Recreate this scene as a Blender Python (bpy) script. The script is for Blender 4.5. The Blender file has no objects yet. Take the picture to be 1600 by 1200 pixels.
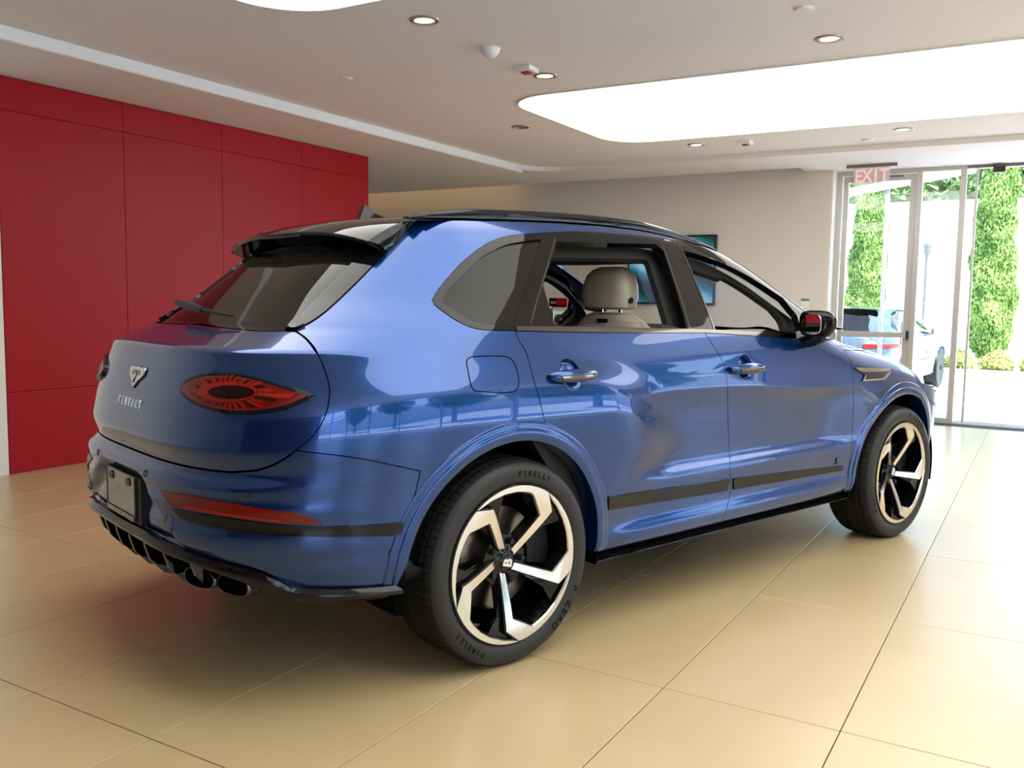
import bpy, math, random
import numpy as np
from mathutils import Vector, Matrix
from mathutils.geometry import delaunay_2d_cdt

random.seed(7)
SC = bpy.context.scene
COL = SC.collection

# ------------------------------------------------------------------ camera, world, light, exposure
CAM_H = 1.3577967; FPX = 1408.26; PITCH = .0928216; ROLL = .0152485; YAW = .5338749
CAR_X, CAR_Y, CAR_A = 3.1306055, 2.5736625, -.3239085        # rear axle centre of the car in the room, heading


def cam_axes(yaw):
    cp, sp = math.cos(PITCH), math.sin(PITCH)
    fw = np.array([math.cos(yaw) * cp, math.sin(yaw) * cp, -sp])
    r0 = np.array([math.sin(yaw), -math.cos(yaw), 0.0]); u0 = np.cross(r0, fw)
    c, s = math.cos(ROLL), math.sin(ROLL)
    return fw, c * r0 + s * u0, -s * r0 + c * u0


cd = bpy.data.cameras.new('camera'); cam = bpy.data.objects.new('camera', cd); COL.objects.link(cam)
cd.sensor_fit = 'HORIZONTAL'; cd.sensor_width = 36.0; cd.lens = FPX / 1600 * 36.0
cd.clip_start = .05; cd.clip_end = 400
_f, _r, _u = cam_axes(YAW)
cam.matrix_world = Matrix(((_r[0], _u[0], -_f[0], 0), (_r[1], _u[1], -_f[1], 0), (_r[2], _u[2], -_f[2], CAM_H), (0, 0, 0, 1)))
SC.camera = cam

SC.view_settings.view_transform = 'Standard'
SC.view_settings.look = 'None'
SC.view_settings.gamma = 1.0
SC.view_settings.use_curve_mapping = False
SC.view_settings.exposure = -.92

world = bpy.data.worlds.new('sky'); SC.world = world; world.use_nodes = True
_nt = world.node_tree; _nt.nodes.clear()
_o = _nt.nodes.new('ShaderNodeOutputWorld'); _b = _nt.nodes.new('ShaderNodeBackground')
_s = _nt.nodes.new('ShaderNodeTexSky'); _s.sky_type = 'NISHITA'; _s.sun_disc = False
_s.sun_elevation = math.radians(58); _s.sun_rotation = math.radians(200)
_nt.links.new(_s.outputs[0], _b.inputs[0]); _b.inputs[1].default_value = 1.9
_nt.links.new(_b.outputs[0], _o.inputs[0])

sl = bpy.data.lights.new('sun', 'SUN'); sl.energy = 40.0; sl.angle = math.radians(.6); sl.color = (.97, .985, 1)
sun = bpy.data.objects.new('sun', sl); COL.objects.link(sun)
sun.rotation_euler = Vector((.42, .62, -1.25)).to_track_quat('-Z', 'Y').to_euler()
LIGHT_BOX = 6.5           # radiance of the luminous ceiling panels
SPOT_W = 55.0


# ------------------------------------------------------------------ materials
def mat(name, base, rough=.5, metal=0.0, coat=0.0, coat_rough=.02, spec=.5, emit=None, emit_s=0, trans=0, ior=1.45, alpha=1):
    m = bpy.data.materials.new(name); m.use_nodes = True
    p = m.node_tree.nodes['Principled BSDF']
    p.inputs['Base Color'].default_value = (*base, 1)
    p.inputs['Roughness'].default_value = rough
    p.inputs['Metallic'].default_value = metal
    p.inputs['Coat Weight'].default_value = coat
    p.inputs['Coat Roughness'].default_value = coat_rough
    p.inputs['Specular IOR Level'].default_value = spec
    p.inputs['IOR'].default_value = ior
    p.inputs['Transmission Weight'].default_value = trans
    p.inputs['Alpha'].default_value = alpha
    if emit:
        p.inputs['Emission Color'].default_value = (*emit, 1); p.inputs['Emission Strength'].default_value = emit_s
    return m


def nodes(m):
    return m.node_tree.nodes, m.node_tree.links, m.node_tree.nodes['Principled BSDF']


def noise_colour(m, a, b, scale, detail=3, coord='Object', stretch=None, lo=.35, hi=.65):
    n, l, p = nodes(m)
    tc = n.new('ShaderNodeTexCoord'); t = n.new('ShaderNodeTexNoise'); t.inputs['Scale'].default_value = scale
    t.inputs['Detail'].default_value = detail
    r = n.new('ShaderNodeValToRGB'); r.color_ramp.elements[0].color = (*a, 1); r.color_ramp.elements[1].color = (*b, 1)
    r.color_ramp.elements[0].position = lo; r.color_ramp.elements[1].position = hi
    if stretch:
        mp = n.new('ShaderNodeMapping'); mp.inputs['Scale'].default_value = stretch
        l.new(tc.outputs[coord], mp.inputs[0]); l.new(mp.outputs[0], t.inputs[0])
    else:
        l.new(tc.outputs[coord], t.inputs[0])
    l.new(t.outputs['Fac'], r.inputs[0]); l.new(r.outputs[0], p.inputs['Base Color'])
    return t


def bump(m, tex, strength, dist=.01):
    n, l, p = nodes(m)
    b = n.new('ShaderNodeBump'); b.inputs['Strength'].default_value = strength; b.inputs['Distance'].default_value = dist
    l.new(tex.outputs['Fac'], b.inputs['Height']); l.new(b.outputs[0], p.inputs['Normal'])


def glass(name, tint, rough=0.0, refl=1.0):
    # thin pane: tinted see-through plus mirror reflection by Fresnel
    m = bpy.data.materials.new(name); m.use_nodes = True
    n, l = m.node_tree.nodes, m.node_tree.links; n.clear()
    o = n.new('ShaderNodeOutputMaterial'); mx = n.new('ShaderNodeMixShader'); f = n.new('ShaderNodeFresnel')
    ge = n.new('ShaderNodeNewGeometry'); io = n.new('ShaderNodeMapRange')      # same index from either side of the pane
    io.inputs['To Min'].default_value = 1.5; io.inputs['To Max'].default_value = 1 / 1.5
    l.new(ge.outputs['Backfacing'], io.inputs['Value']); l.new(io.outputs[0], f.inputs[0])
    t = n.new('ShaderNodeBsdfTransparent'); t.inputs[0].default_value = (*tint, 1)
    g = n.new('ShaderNodeBsdfGlossy'); g.inputs['Roughness'].default_value = rough; g.inputs[0].default_value = (refl, refl, refl, 1)
    l.new(f.outputs[0], mx.inputs[0]); l.new(t.outputs[0], mx.inputs[1]); l.new(g.outputs[0], mx.inputs[2]); l.new(mx.outputs[0], o.inputs[0])
    return m


M = {}
M['paint'] = mat('blue_paint', (.0004, .043, .20), .22, .75, 1.0, .005)
M['paint'].node_tree.nodes['Principled BSDF'].inputs['Coat IOR'].default_value = 1.50
M['gloss_black'] = mat('gloss_black', (.004, .004, .005), .03, spec=.42)
M['satin_black'] = mat('satin_black', (.008, .008, .009), .45, spec=.35)
M['dark'] = mat('dark_liner', (.003, .003, .0035), .9, spec=.05)
M['chrome'] = mat('chrome', (.8, .8, .82), .06, 1)
M['dark_chrome'] = mat('dark_chrome', (.16, .15, .14), .1, 1)
M['polished'] = mat('polished_alloy', (.82, .81, .80), .2, 1)
M['rubber'] = mat('tyre_rubber', (.022, .022, .023), .5, spec=.4)
M['tread'] = mat('tyre_tread', (.010, .010, .011), .7, spec=.3)
M['letter'] = mat('tyre_lettering', (.003, .003, .0035), .7, spec=.1)
M['disc'] = mat('brake_disc', (.24, .22, .2), .25, 1)
M['lamp_glow'] = mat('lamp_ring_red', (.28, .007, .003), .1)
M['lamp_red'] = mat('tail_lamp_red', (.15, .002, .0015), .12)
M['lamp_bright'] = mat('lamp_bright_red', (.32, .010, .004), .15)
M['lamp_dark'] = mat('lamp_dark_red', (.012, .001, .001), .1, spec=.3)
M['lamp_pale'] = mat('lamp_pale_red', (.17, .022, .018), .12)
M['reflector'] = mat('reflector_red', (.15, .008, .004), .2)
M['rear_glass'] = glass('privacy_glass', (.05, .05, .05))
M['clear_glass'] = glass('car_glass', (.82, .86, .83))
M['window_glass'] = glass('facade_glass', (.93, .96, .96))
M['privacy'] = mat('privacy_pane', (.006, .0055, .005), .02, spec=.28)
M['quarter_pane'] = mat('quarter_pane', (.012, .011, .009), .02, spec=.28)
n_, l_, p_ = nodes(M['privacy'])                     # faint heating wires in the tinted panes
_tc = n_.new('ShaderNodeTexCoord'); _wv = n_.new('ShaderNodeTexWave'); _wv.bands_direction = 'Z'; _wv.inputs['Scale'].default_value = 17
_rp = n_.new('ShaderNodeValToRGB'); _rp.color_ramp.elements[0].position = .9; _rp.color_ramp.elements[0].color = (.008, .0075, .0065, 1); _rp.color_ramp.elements[1].position = .99; _rp.color_ramp.elements[1].color = (.022, .021, .019, 1)
l_.new(_tc.outputs['Object'], _wv.inputs[0]); l_.new(_wv.outputs['Fac'], _rp.inputs[0]); l_.new(_rp.outputs[0], p_.inputs['Base Color'])
M['leather'] = mat('cream_leather', (.62, .54, .40), .42)
_t = noise_colour(M['leather'], (.64, .56, .42), (.69, .61, .46), 6); 
M['leather_dark'] = mat('dark_leather', (.02, .02, .022), .5)
M['headliner'] = mat('headliner', (.012, .012, .013), .9)
M['plate'] = mat('dealer_plate', (.44, .44, .39), .3)
M['plate_print'] = mat('plate_print', (.55, .53, .5), .5)
M['mirror'] = mat('mirror_glass', (.9, .9, .9), .01, 1)
M['white_metal'] = mat('badge_white', (.8, .8, .78), .25, .3)
M['frost'] = mat('headlamp', (.75, .78, .8), .08, .2, 1)

M['red_panel'] = mat('red_panel', (.33, .004, .010), .40, spec=.25)
M['red_paint'] = mat('dark_red_wall', (.16, .004, .008), .5, spec=.3)
M['white_wall'] = mat('white_wall', (.76, .74, .70), .7)
M['beige_wall'] = mat('beige_wall', (.68, .64, .585), .75)
M['ceiling'] = mat('ceiling_plaster', (.66, .62, .585), .85)
_t = noise_colour(M['ceiling'], (.755, .73, .735), (.775, .75, .755), .7)
M['cove'] = mat('cove_edge', (.80, .82, .85), .6)
M['light_box'] = mat('luminous_panel', (.9, .9, .9), .5, emit=(1, .985, .95), emit_s=LIGHT_BOX)
M['lens'] = mat('downlight_lens', (.9, .9, .85), .4, emit=(1, .88, .62), emit_s=14)
M['lens_off'] = mat('downlight_off', (.5, .5, .5), .2, .8)
M['trim_ring'] = mat('downlight_ring', (.38, .33, .27), .3, .7)
M['tile'] = mat('floor_tile', (.52, .41, .24), .34, spec=.5, ior=1.6, coat=.5, coat_rough=.30)
_t = noise_colour(M['tile'], (.515, .392, .205), (.555, .425, .225), 1.6, 5)
M['grout'] = mat('grout', (.06, .05, .035), .9)
M['alu'] = mat('anodised_aluminium', (.55, .53, .50), .35, .6)
M['alu_dark'] = mat('grey_metal', (.20, .19, .18), .4, .5)
M['plastic_white'] = mat('white_plastic', (.78, .8, .8), .4)
M['black_plastic'] = mat('black_plastic', (.012, .012, .014), .35)
M['exit_glass'] = mat('exit_acrylic', (.82, .80, .84), .1, alpha=.35)
M['exit_red'] = mat('exit_letters', (.9, .45, .4), .5, emit=(1, .55, .48), emit_s=.9)
M['sun_white'] = mat('white_render', (.85, .84, .82), .9)
M['concrete'] = mat('pale_concrete', (.72, .71, .69), .9)
M['green'] = mat('cypress_leaf', (.16, .30, .06), .8)
_t = noise_colour(M['green'], (.09, .20, .035), (.30, .44, .11), 3.0)
M['green2'] = mat('tree_leaf', (.12, .22, .06), .8)
_t = noise_colour(M['green2'], (.07, .15, .045), (.22, .34, .10), 1.2)
M['shrub'] = mat('shrub_leaf', (.38, .42, .12), .8)
M['bark'] = mat('bark', (.14, .1, .07), .9)
M['silver_car'] = mat('silver_blue_paint', (.10, .145, .20), .3, .5, 1)
M['warm_led'] = mat('warm_cove_led', (1, .8, .5), .5, emit=(1, .62, .26), emit_s=6)


# ------------------------------------------------------------------ object helpers
def link(o, parent=None):
    COL.objects.link(o)
    if parent is not None:
        o.parent = parent
    return o


def mesh_obj(name, verts, faces, m, parent=None, normals=None, smooth=False, mats=None, fmat=None):
    me = bpy.data.meshes.new(name)
    me.from_pydata([tuple(map(float, v)) for v in verts], [], [tuple(map(int, f)) for f in faces])
    for mm in (mats or [m]):
        me.materials.append(M[mm] if isinstance(mm, str) else mm)
    if fmat is not None:
        me.polygons.foreach_set('material_index', np.asarray(fmat, dtype=np.int32))
    if smooth:
        me.polygons.foreach_set('use_smooth', np.ones(len(me.polygons), dtype=bool))
    me.update()
    if normals is not None:
        me.normals_split_custom_set_from_vertices([tuple(map(float, n)) for n in normals])
    o = bpy.data.objects.new(name, me)
    return link(o, parent)


def empty(name, loc=(0, 0, 0), rz=0, parent=None):
    o = bpy.data.objects.new(name, None); o.empty_display_size = .2
    o.location = loc; o.rotation_euler = (0, 0, rz)
    return link(o, parent)


def tag(o, label, cat, group=None, kind=None):
    if label: o['label'] = label
    if cat: o['category'] = cat
    if group: o['group'] = group
    if kind: o['kind'] = kind
    return o


def struct(o, label=None, cat=None):
    o['kind'] = 'structure'
    if label: o['label'] = label
    if cat: o['category'] = cat
    return o


class MB:
    """collects simple solids into one mesh"""
    def __init__(s): s.v = []; s.f = []; s.m = []; s.cur = 0
    def add(s, v, f):
        b = len(s.v); s.v += [tuple(p) for p in v]; s.f += [tuple(i + b for i in q) for q in f]; s.m += [s.cur] * len(f)
        return s
    def box(s, x0, x1, y0, y1, z0, z1, bev=0):
        if bev <= 0:
            v = [(x, y, z) for z in (z0, z1) for y in (y0, y1) for x in (x0, x1)]
            return s.add(v, [(0, 2, 3, 1), (4, 5, 7, 6), (0, 1, 5, 4), (2, 6, 7, 3), (0, 4, 6, 2), (1, 3, 7, 5)])
        # chamfered on the vertical and top edges: 8-gon prism with a smaller cap
        b = bev
        ring = [(x0 + b, y0), (x1 - b, y0), (x1, y0 + b), (x1, y1 - b), (x1 - b, y1), (x0 + b, y1), (x0, y1 - b), (x0, y0 + b)]
        cx, cy = (x0 + x1) / 2, (y0 + y1) / 2
        def sh(p): return (p[0] + (b if p[0] < cx else -b), p[1] + (b if p[1] < cy else -b))
        v = [(*p, z0) for p in ring] + [(*p, z1 - b) for p in ring] + [(*sh(p), z1) for p in ring]
        f = [tuple(range(7, -1, -1)), tuple(range(16, 24))]
        for k in (0, 8):
            f += [(k + i, k + (i + 1) % 8, k + 8 + (i + 1) % 8, k + 8 + i) for i in range(8)]
        return s.add(v, f)
    def prism(s, poly, z0, z1, axis=2):
        n = len(poly)
        def P(a, b, c): return {2: (a, b, c), 1: (a, c, b), 0: (c, a, b)}[axis]
        v = [P(a, b, z0) for a, b in poly] + [P(a, b, z1) for a, b in poly]
        f = [tuple(range(n - 1, -1, -1)), tuple(range(n, 2 * n))] + [(i, (i + 1) % n, n + (i + 1) % n, n + i) for i in range(n)]
        if axis == 1: f = [q[::-1] for q in f]
        return s.add(v, f)
    def lathe(s, prof, n=32, axis='z', c=(0, 0, 0), close=False):
        v = []; f = []
        for i in range(n):
            a = 2 * math.pi * i / n; ca, sa = math.cos(a), math.sin(a)
            for r, h in prof:
                p = {'z': (r * ca, r * sa, h), 'y': (r * ca, h, r * sa), 'x': (h, r * ca, r * sa)}[axis]
                v.append((p[0] + c[0], p[1] + c[1], p[2] + c[2]))
        k = len(prof)
        for i in range(n):
            j = (i + 1) % n
            for q in range(k - 1 + (1 if close else 0)):
                q2 = (q + 1) % k
                f.append((i * k + q, j * k + q, j * k + q2, i * k + q2))
        return s.add(v, f)
    def tube(s, pts, rad, n=10, cap=True):
        pts = [Vector(p) for p in pts]; v = []; f = []
        rr = rad if isinstance(rad, (list, tuple)) else [rad] * len(pts)
        up = Vector((0, 0, 1))
        for i, p in enumerate(pts):
            t = (pts[min(i + 1, len(pts) - 1)] - pts[max(i - 1, 0)]).normalized()
            a = t.cross(up)
            if a.length < 1e-3: a = t.cross(Vector((1, 0, 0)))
            a.normalize(); b = t.cross(a)
            for k in range(n):
                an = 2 * math.pi * k / n
                v.append(tuple(p + (a * math.cos(an) + b * math.sin(an)) * rr[i]))
        for i in range(len(pts) - 1):
            f += [(i * n + k, i * n + (k + 1) % n, (i + 1) * n + (k + 1) % n, (i + 1) * n + k) for k in range(n)]
        if cap:
            f += [tuple(range(n - 1, -1, -1)), tuple(range((len(pts) - 1) * n, len(pts) * n))]
        return s.add(v, f)
    def build(s, name, m, parent=None, smooth=False, mats=None):
        o = mesh_obj(name, s.v, s.f, m, parent, smooth=False, mats=mats, fmat=s.m if mats else None)
        if smooth:
            me = o.data
            me.polygons.foreach_set('use_smooth', np.ones(len(me.polygons), dtype=bool))
            try:
                me.set_sharp_from_angle(angle=math.radians(35))
            except Exception:
                pass
        return o


def text_mesh(body, size, depth=0.0, align='CENTER', bold=0.0, xs=1.0):
    c = bpy.data.curves.new('text', 'FONT'); c.body = body; c.size = size; c.extrude = depth; c.align_x = align; c.align_y = 'CENTER'
    c.offset = bold; c.resolution_u = 3
    o = bpy.data.objects.new('text', c); COL.objects.link(o)
    dg = bpy.context.evaluated_depsgraph_get()
    me = bpy.data.meshes.new_from_object(o.evaluated_get(dg))
    v = np.array([p.co[:] for p in me.vertices]).reshape(-1, 3) * (xs, 1, 1); f = [tuple(p.vertices) for p in me.polygons]
    bpy.data.objects.remove(o); bpy.data.curves.remove(c); bpy.data.meshes.remove(me)
    return v, f

# ------------------------------------------------------------------ the showroom
_RF, _RR_, _RU = cam_axes(YAW)


def rat(px, py, ax, val):
    d = _RF + _RR_ * (px - 800) / FPX - _RU * (py - 600) / FPX; c = np.array([0, 0, CAM_H]); return c + d * (val - c[ax]) / d[ax]


XW0, XF = -6.0, 11.60            # room from the wall behind the camera to the glazed entrance front
YS, YN = -5.2, 10.4              # glazed long side, far side
ZC, ZL, ZF = 3.012, 2.925, 2.957     # main ceiling, lowered strips
# floor of large-format tiles with thin recessed joints
fl = MB(); fl.box(XW0 - .3, XF + .02, YS - .02, YN, -.12, -.0025); floor = struct(fl.build('floor', 'grout'), 'beige tiled showroom floor', 'floor')
TX0, TY0 = .5291, 4.0916; spots = []
for i in range(-6, 10):
    for j in range(-12, 17):
        x0 = TX0 + 1.2 * i; y1 = TY0 - .6 * j; cx, cy = x0 + .6, y1 - .3
        if x0 + 1.2 > XF + .9 or x0 < XW0 - .9 or cy < YS or cy > YN: continue
        d = np.array([cx, cy, -CAM_H]); w = float(d @ _RF)
        q = (800 + FPX * float(d @ _RR_) / w, 600 - FPX * float(d @ _RU) / w) if w > .3 else (9e9, 0)
        vis = -500 < q[0] < 2100 and q[1] < 1900
        spots.append((0 if vis else 1, w if w > 0 else 99, x0, y1))
spots.sort()
tb = MB(); tb.box(.0019, 1.1981, .0019, .5981, -.012, 0, .0012); tile0 = None
rest = MB()
for k, (v_, w_, x0, y1) in enumerate(spots):
    if k < 290:
        if tile0 is None:
            tile0 = tb.build('tile', 'tile', floor); o = tile0
        else:
            o = tile0.copy(); COL.objects.link(o); o.parent = floor
        o.location = (x0, y1 - .6, 0)
    else:
        rest.box(x0 + .0012, x0 + 1.1988, y1 - .5988, y1 - .0012, -.012, 0)
rest.build('tile_field', 'tile', floor)['kind'] = 'stuff'

# ceiling
def rrect(x0, x1, y0, y1, r, n=10):
    p = []
    for cx, cy, a in ((x1 - r, y1 - r, 0), (x0 + r, y1 - r, 90), (x0 + r, y0 + r, 180), (x1 - r, y0 + r, 270)):
        for i in range(n + 1): t = math.radians(a + 90 * i / n); p.append((cx + r * math.cos(t), cy + r * math.sin(t)))
    return p


YL, XE = 5.70, 10.05
cm = MB()
ARC = [(XE - .45 + .45 * math.cos(t), YL - .45 + .45 * math.sin(t)) for t in np.linspace(0, math.pi / 2, 14)]
cm.prism([(XW0, YS), (XE, YS)] + ARC + [(XW0, YL)], ZC, ZC + .15)
ceil = struct(cm.build('ceiling', 'ceiling'), 'flat taupe plaster ceiling', 'ceiling')
cl = MB(); cl.box(XW0, 9.80, YL, YN, ZL, ZC + .1); cl.build('ceiling_strip', 'ceiling', ceil)
ce = MB(); ce.box(XW0, 9.80, YL - .012, YL, ZL + .004, ZC - .001); ce.build('cove_edge', 'cove', ceil)
cf = MB(); cf.box(XE, 11.0, YS, YN, ZF, ZC + .1); cf.box(11.0, XF + .2, YS, 2.62, ZF, ZC + .1); cf.box(9.80, XE, YL, YN, ZF, ZC + .1); cf.prism((ARC + [(XE, YL)])[::-1], ZF, ZC + .1); cf.box(9.60, 9.80, YL - .002, YL, ZF, ZC); cf.build('ceiling_strip', 'ceiling', ceil)
ct = MB(); ct.box(10.9, 11.8, 2.6, YN, 3.25, 3.3); ct.box(10.98, 11.0, 2.62, YN, ZC, 3.25); ct.build('cove_slot_top', 'ceiling', ceil)
rc = MB(); rc.box(XW0 - .3, XF + .3, YS - .2, YN + .2, 3.3, 3.5); struct(rc.build('ceiling_roof_slab', 'ceiling'), 'roof slab above the ceiling', 'roof')
led = MB(); led.box(11.03, 11.06, 6.6, YN - .1, 3.02, 3.05); lo_ = led.build('cove_light', 'warm_led'); tag(lo_, 'warm cove light strip hidden above the beige back wall', 'light')


def light_panel(x0, x1, y0, y1, label):
    b = MB(); b.prism(rrect(x0, x1, y0, y1, .42), ZC - .010, ZC - .001); o = b.build('ceiling_light_panel', 'light_box')
    r = MB(); a = rrect(x0 - .012, x1 + .012, y0 - .012, y1 + .012, .432); c = rrect(x0, x1, y0, y1, .42); n = len(a)
    V = [(*p, ZC - .012) for p in a] + [(*p, ZC - .012) for p in c] + [(*p, ZC) for p in a] + [(*p, ZC) for p in c]
    F = [(i, n + i, n + (i + 1) % n, (i + 1) % n) for i in range(n)] + [(i, (i + 1) % n, 2 * n + (i + 1) % n, 2 * n + i) for i in range(n)] + [(n + i, 3 * n + i, 3 * n + (i + 1) % n, n + (i + 1) % n) for i in range(n)]
    r.add(V, F); r.build('panel_trim', 'white_wall', o)
    tag(o, label, 'light panel', 'luminous ceiling panels')


light_panel(6.50, 8.85, -3.4, 4.0, 'large luminous ceiling panel with rounded corners over the car bonnet')
light_panel(1.71, 4.06, -3.4, 4.0, 'luminous ceiling panel cut by the top edge of the picture')


def downlight(px, py, on=True, label=''):
    p = rat(px, py, 2, ZC); e = empty('downlight', (p[0], p[1], ZC))
    r = MB(); r.lathe([(.060, -.001), (.064, -.009), (.088, -.007), (.092, 0)], 28, 'z'); r.lathe([(.060, -.001), (.055, .02), (.05, .05)], 28, 'z'); r.build('trim_ring', 'trim_ring', e, True)
    l = MB(); l.lathe([(0, -.004), (.052, -.004), (.058, .0)], 28, 'z'); l.build('lens', 'lens' if on else 'lens_off', e, True)
    tag(e, label, 'downlight', 'ceiling downlights')
    if on:
        sd = bpy.data.lights.new('downlight_beam', 'SPOT'); sd.energy = SPOT_W; sd.color = (1, .80, .56); sd.spot_size = math.radians(95); sd.spot_blend = .8; sd.shadow_soft_size = .05
        so = bpy.data.objects.new('downlight_beam', sd); COL.objects.link(so); so.location = (0, 0, -.03); so.parent = e


downlight(663, 31, label='lit downlight nearest the top left, beside the domed sensor')
downlight(852, 118, label='lit downlight next to the corner of the large light panel')
downlight(814, 198, False, label='unlit swivelling downlight left of the large light panel')
downlight(1296, 60, label='lit downlight in front of the large light panel, right of centre')
downlight(1088, 226, label='lit downlight between the large light panel and the back wall')
downlight(1412, 202, label='lit downlight above the entrance door')
p = rat(766, 75, 2, ZC); e = MB(); e.lathe([(0, -.062), (.03, -.058), (.052, -.04), (.062, -.018), (.064, -.006), (.075, 0)], 32, 'z', (p[0], p[1], ZC)); tag(e.build('domed_sensor', 'plastic_white', smooth=True), 'white domed motion sensor on the ceiling', 'sensor')
for (px, py, r_, lb) in ((542, 122, .045, 'small round ceiling sprinkler cover above the red wall'), (1256, 13, .055, 'round white ceiling cover at the top edge'), (902, 236, .03, 'tiny ceiling sprinkler near the left end of the back wall'), (1355, 218, .055, 'flat round ceiling cover near the entrance door')):
    p = rat(px, py, 2, ZC); e = MB(); e.lathe([(0, -.014), (r_ * .9, -.012), (r_, -.004), (r_, 0)], 20, 'z', (p[0], p[1], ZC)); tag(e.build('sprinkler_cover', 'white_wall', smooth=True), lb, 'sprinkler')
for (px, py, lb) in ((823, 106, 'square fire alarm strobe beside a downlight'), (1165, 221, 'square fire alarm strobe behind the large light panel')):
    p = rat(px, py, 2, ZC); e = empty('alarm_strobe', (p[0], p[1], ZC)); b = MB(); b.box(-.07, .07, -.06, .06, -.03, 0); b.build('case', 'plastic_white', e)
    b = MB(); b.box(-.03, .03, -.03, .03, -.042, -.03); b.build('lens', 'lamp_bright', e); tag(e, lb, 'alarm', 'ceiling fire alarm strobes')

# red panelled feature wall
YR = 6.615
wr = MB(); wr.box(3.82, 7.96, YR + .012, YR + .20, 0, ZL); wl = struct(wr.build('wall_left', 'lamp_dark'), 'red panelled feature wall', 'wall')
vx = [3.820, 4.861, 5.890, 6.925, 7.965]; vz = [.0, .616, 2.682, ZL - .002]
for i in range(4):
    for j in range(3):
        b = MB(); g = .0014
        x0, x1, z0, z1 = vx[i] + g, vx[i + 1] - g, vz[j] + g, vz[j + 1] - g
        V = [(x0, YR + .012, z0), (x1, YR + .012, z0), (x1, YR + .012, z1), (x0, YR + .012, z1), (x0, YR + .002, z0), (x1, YR + .002, z0), (x1, YR + .002, z1), (x0, YR + .002, z1), (x0 + .002, YR, z0 + .002), (x1 - .002, YR, z0 + .002), (x1 - .002, YR, z1 - .002), (x0 + .002, YR, z1 - .002)]
        F = [(8, 9, 10, 11)] + [(q, (q + 1) % 4, 4 + (q + 1) % 4, 4 + q) for q in range(4)] + [(4 + q, 4 + (q + 1) % 4, 8 + (q + 1) % 4, 8 + q) for q in range(4)]
        b.add(V, F); b.build('panel', 'red_panel', wl)
b = MB(); b.box(7.965, 7.97, YR, YR + .2, 0, ZL); b.build('end_panel', 'red_panel', wl)
w2 = MB(); w2.box(XW0, 3.818, YR + .004, YR + .2, 0, ZL); struct(w2.build('wall_left_white', 'white_wall'), 'white wall beside the red panels', 'wall')
# far wall beyond, back wall, wall behind the camera
wb_ = MB(); wb_.box(11.35, 11.75, 2.315, YN, 0, 3.25); wback = struct(wb_.build('wall_back', 'beige_wall'), 'beige back wall', 'wall')
jb = MB(); jb.box(11.352, 11.62, 2.295, 2.315, 0, ZF); jb.build('door_reveal', 'white_wall', wback)
wn = MB(); wn.box(XW0, 11.8, YN, YN + .2, 0, 3.3); struct(wn.build('wall_far', 'white_wall'), 'white wall at the end of the passage', 'wall')
wm = MB(); wm.box(XW0 - .2, XW0, YS - .2, YN, 0, 3.3); wrear = struct(wm.build('wall_rear', 'beige_wall'), 'wall behind the viewer', 'wall')
wq = MB(); wq.box(XW0, XW0 + .03, YS, 4.6, 0, ZC); wq.build('red_panelling', 'red_paint', wrear)

# glazed entrance front
def post(parent, name, y0, y1, x0=XF - .03, x1=XF + .07, z0=0.0, z1=ZF, m='alu'):
    b = MB(); b.box(x0, x1, y0, y1, z0, z1); return b.build(name, m, parent)


d1 = struct(post(None, 'door_1', 2.235, 2.295), 'aluminium framed glass entrance door', 'door')
post(d1, 'door_frame', 1.345, 1.40); post(d1, 'door_frame_head', 1.40, 2.235, z0=ZF - .05)
post(d1, 'stile', 2.165, 2.225, XF, XF + .045, .02, ZF - .055); post(d1, 'stile', 1.405, 1.475, XF, XF + .045, .02, ZF - .055)
post(d1, 'top_rail', 1.475, 2.165, XF, XF + .045, ZF - .125, ZF - .055); post(d1, 'bottom_rail', 1.475, 2.165, XF, XF + .045, .02, .26)
b = MB(); b.box(XF + .018, XF + .026, 1.475, 2.165, .26, ZF - .125); b.build('pane', 'window_glass', d1)
b = MB(); b.box(XF - .075, XF - .035, 1.43, 2.15, .985, 1.045, .006); b.box(XF - .04, XF, 1.42, 1.46, .985, 1.045); b.box(XF - .04, XF, 2.13, 2.17, .985, 1.045); b.build('push_bar', 'alu', d1)
b = MB(); b.box(XF - .07, XF - .005, 1.405, 1.43, .965, 1.065); b.build('latch', 'black_plastic', d1)
b = MB(); b.tube([(XF + .05, 1.47, .88), (XF + .10, 1.50, .90), (XF + .10, 1.50, 1.16), (XF + .05, 1.47, 1.18)], .011, 8); b.build('pull_handle', 'alu', d1, True)
b = MB(); b.box(XF - .06, XF, 1.80, 2.12, ZF - .14, ZF - .075); b.box(XF - .03, XF - .01, 1.55, 1.82, ZF - .085, ZF - .07); b.build('door_closer', 'alu_dark', d1)
w1 = struct(post(None, 'window_1', .885, .948), 'tall sidelight window beside the entrance door', 'window')
post(w1, 'frame_head', .948, 1.345, z0=ZF - .045); post(w1, 'frame_sill', .948, 1.345, z1=.06)
b = MB(); b.box(XF + .018, XF + .026, .948, 1.345, .06, ZF - .045); b.build('pane', 'window_glass', w1)
d2 = struct(post(None, 'door_2', -1.9, -1.84), 'wide sliding entrance door standing open', 'door')
post(d2, 'track_head', -1.84, .885, z0=ZF - .035, z1=ZF, m='alu_dark')
b = MB(); b.box(XF + .10, XF + .112, .80, 1.30, .03, ZF - .05); b.build('sliding_pane', 'window_glass', d2)
post(d2, 'pane_stile', .775, .80, XF + .085, XF + .127, .0, ZF - .04)
b = MB(); b.box(XF + .0, XF + .5, -1.84, .885, -.03, .006); b.box(XF + .06, XF + .09, -1.84, .885, .006, .014); b.box(XF + .2, XF + .23, -1.84, .885, .006, .014); b.build('threshold', 'alu', d2)
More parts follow.
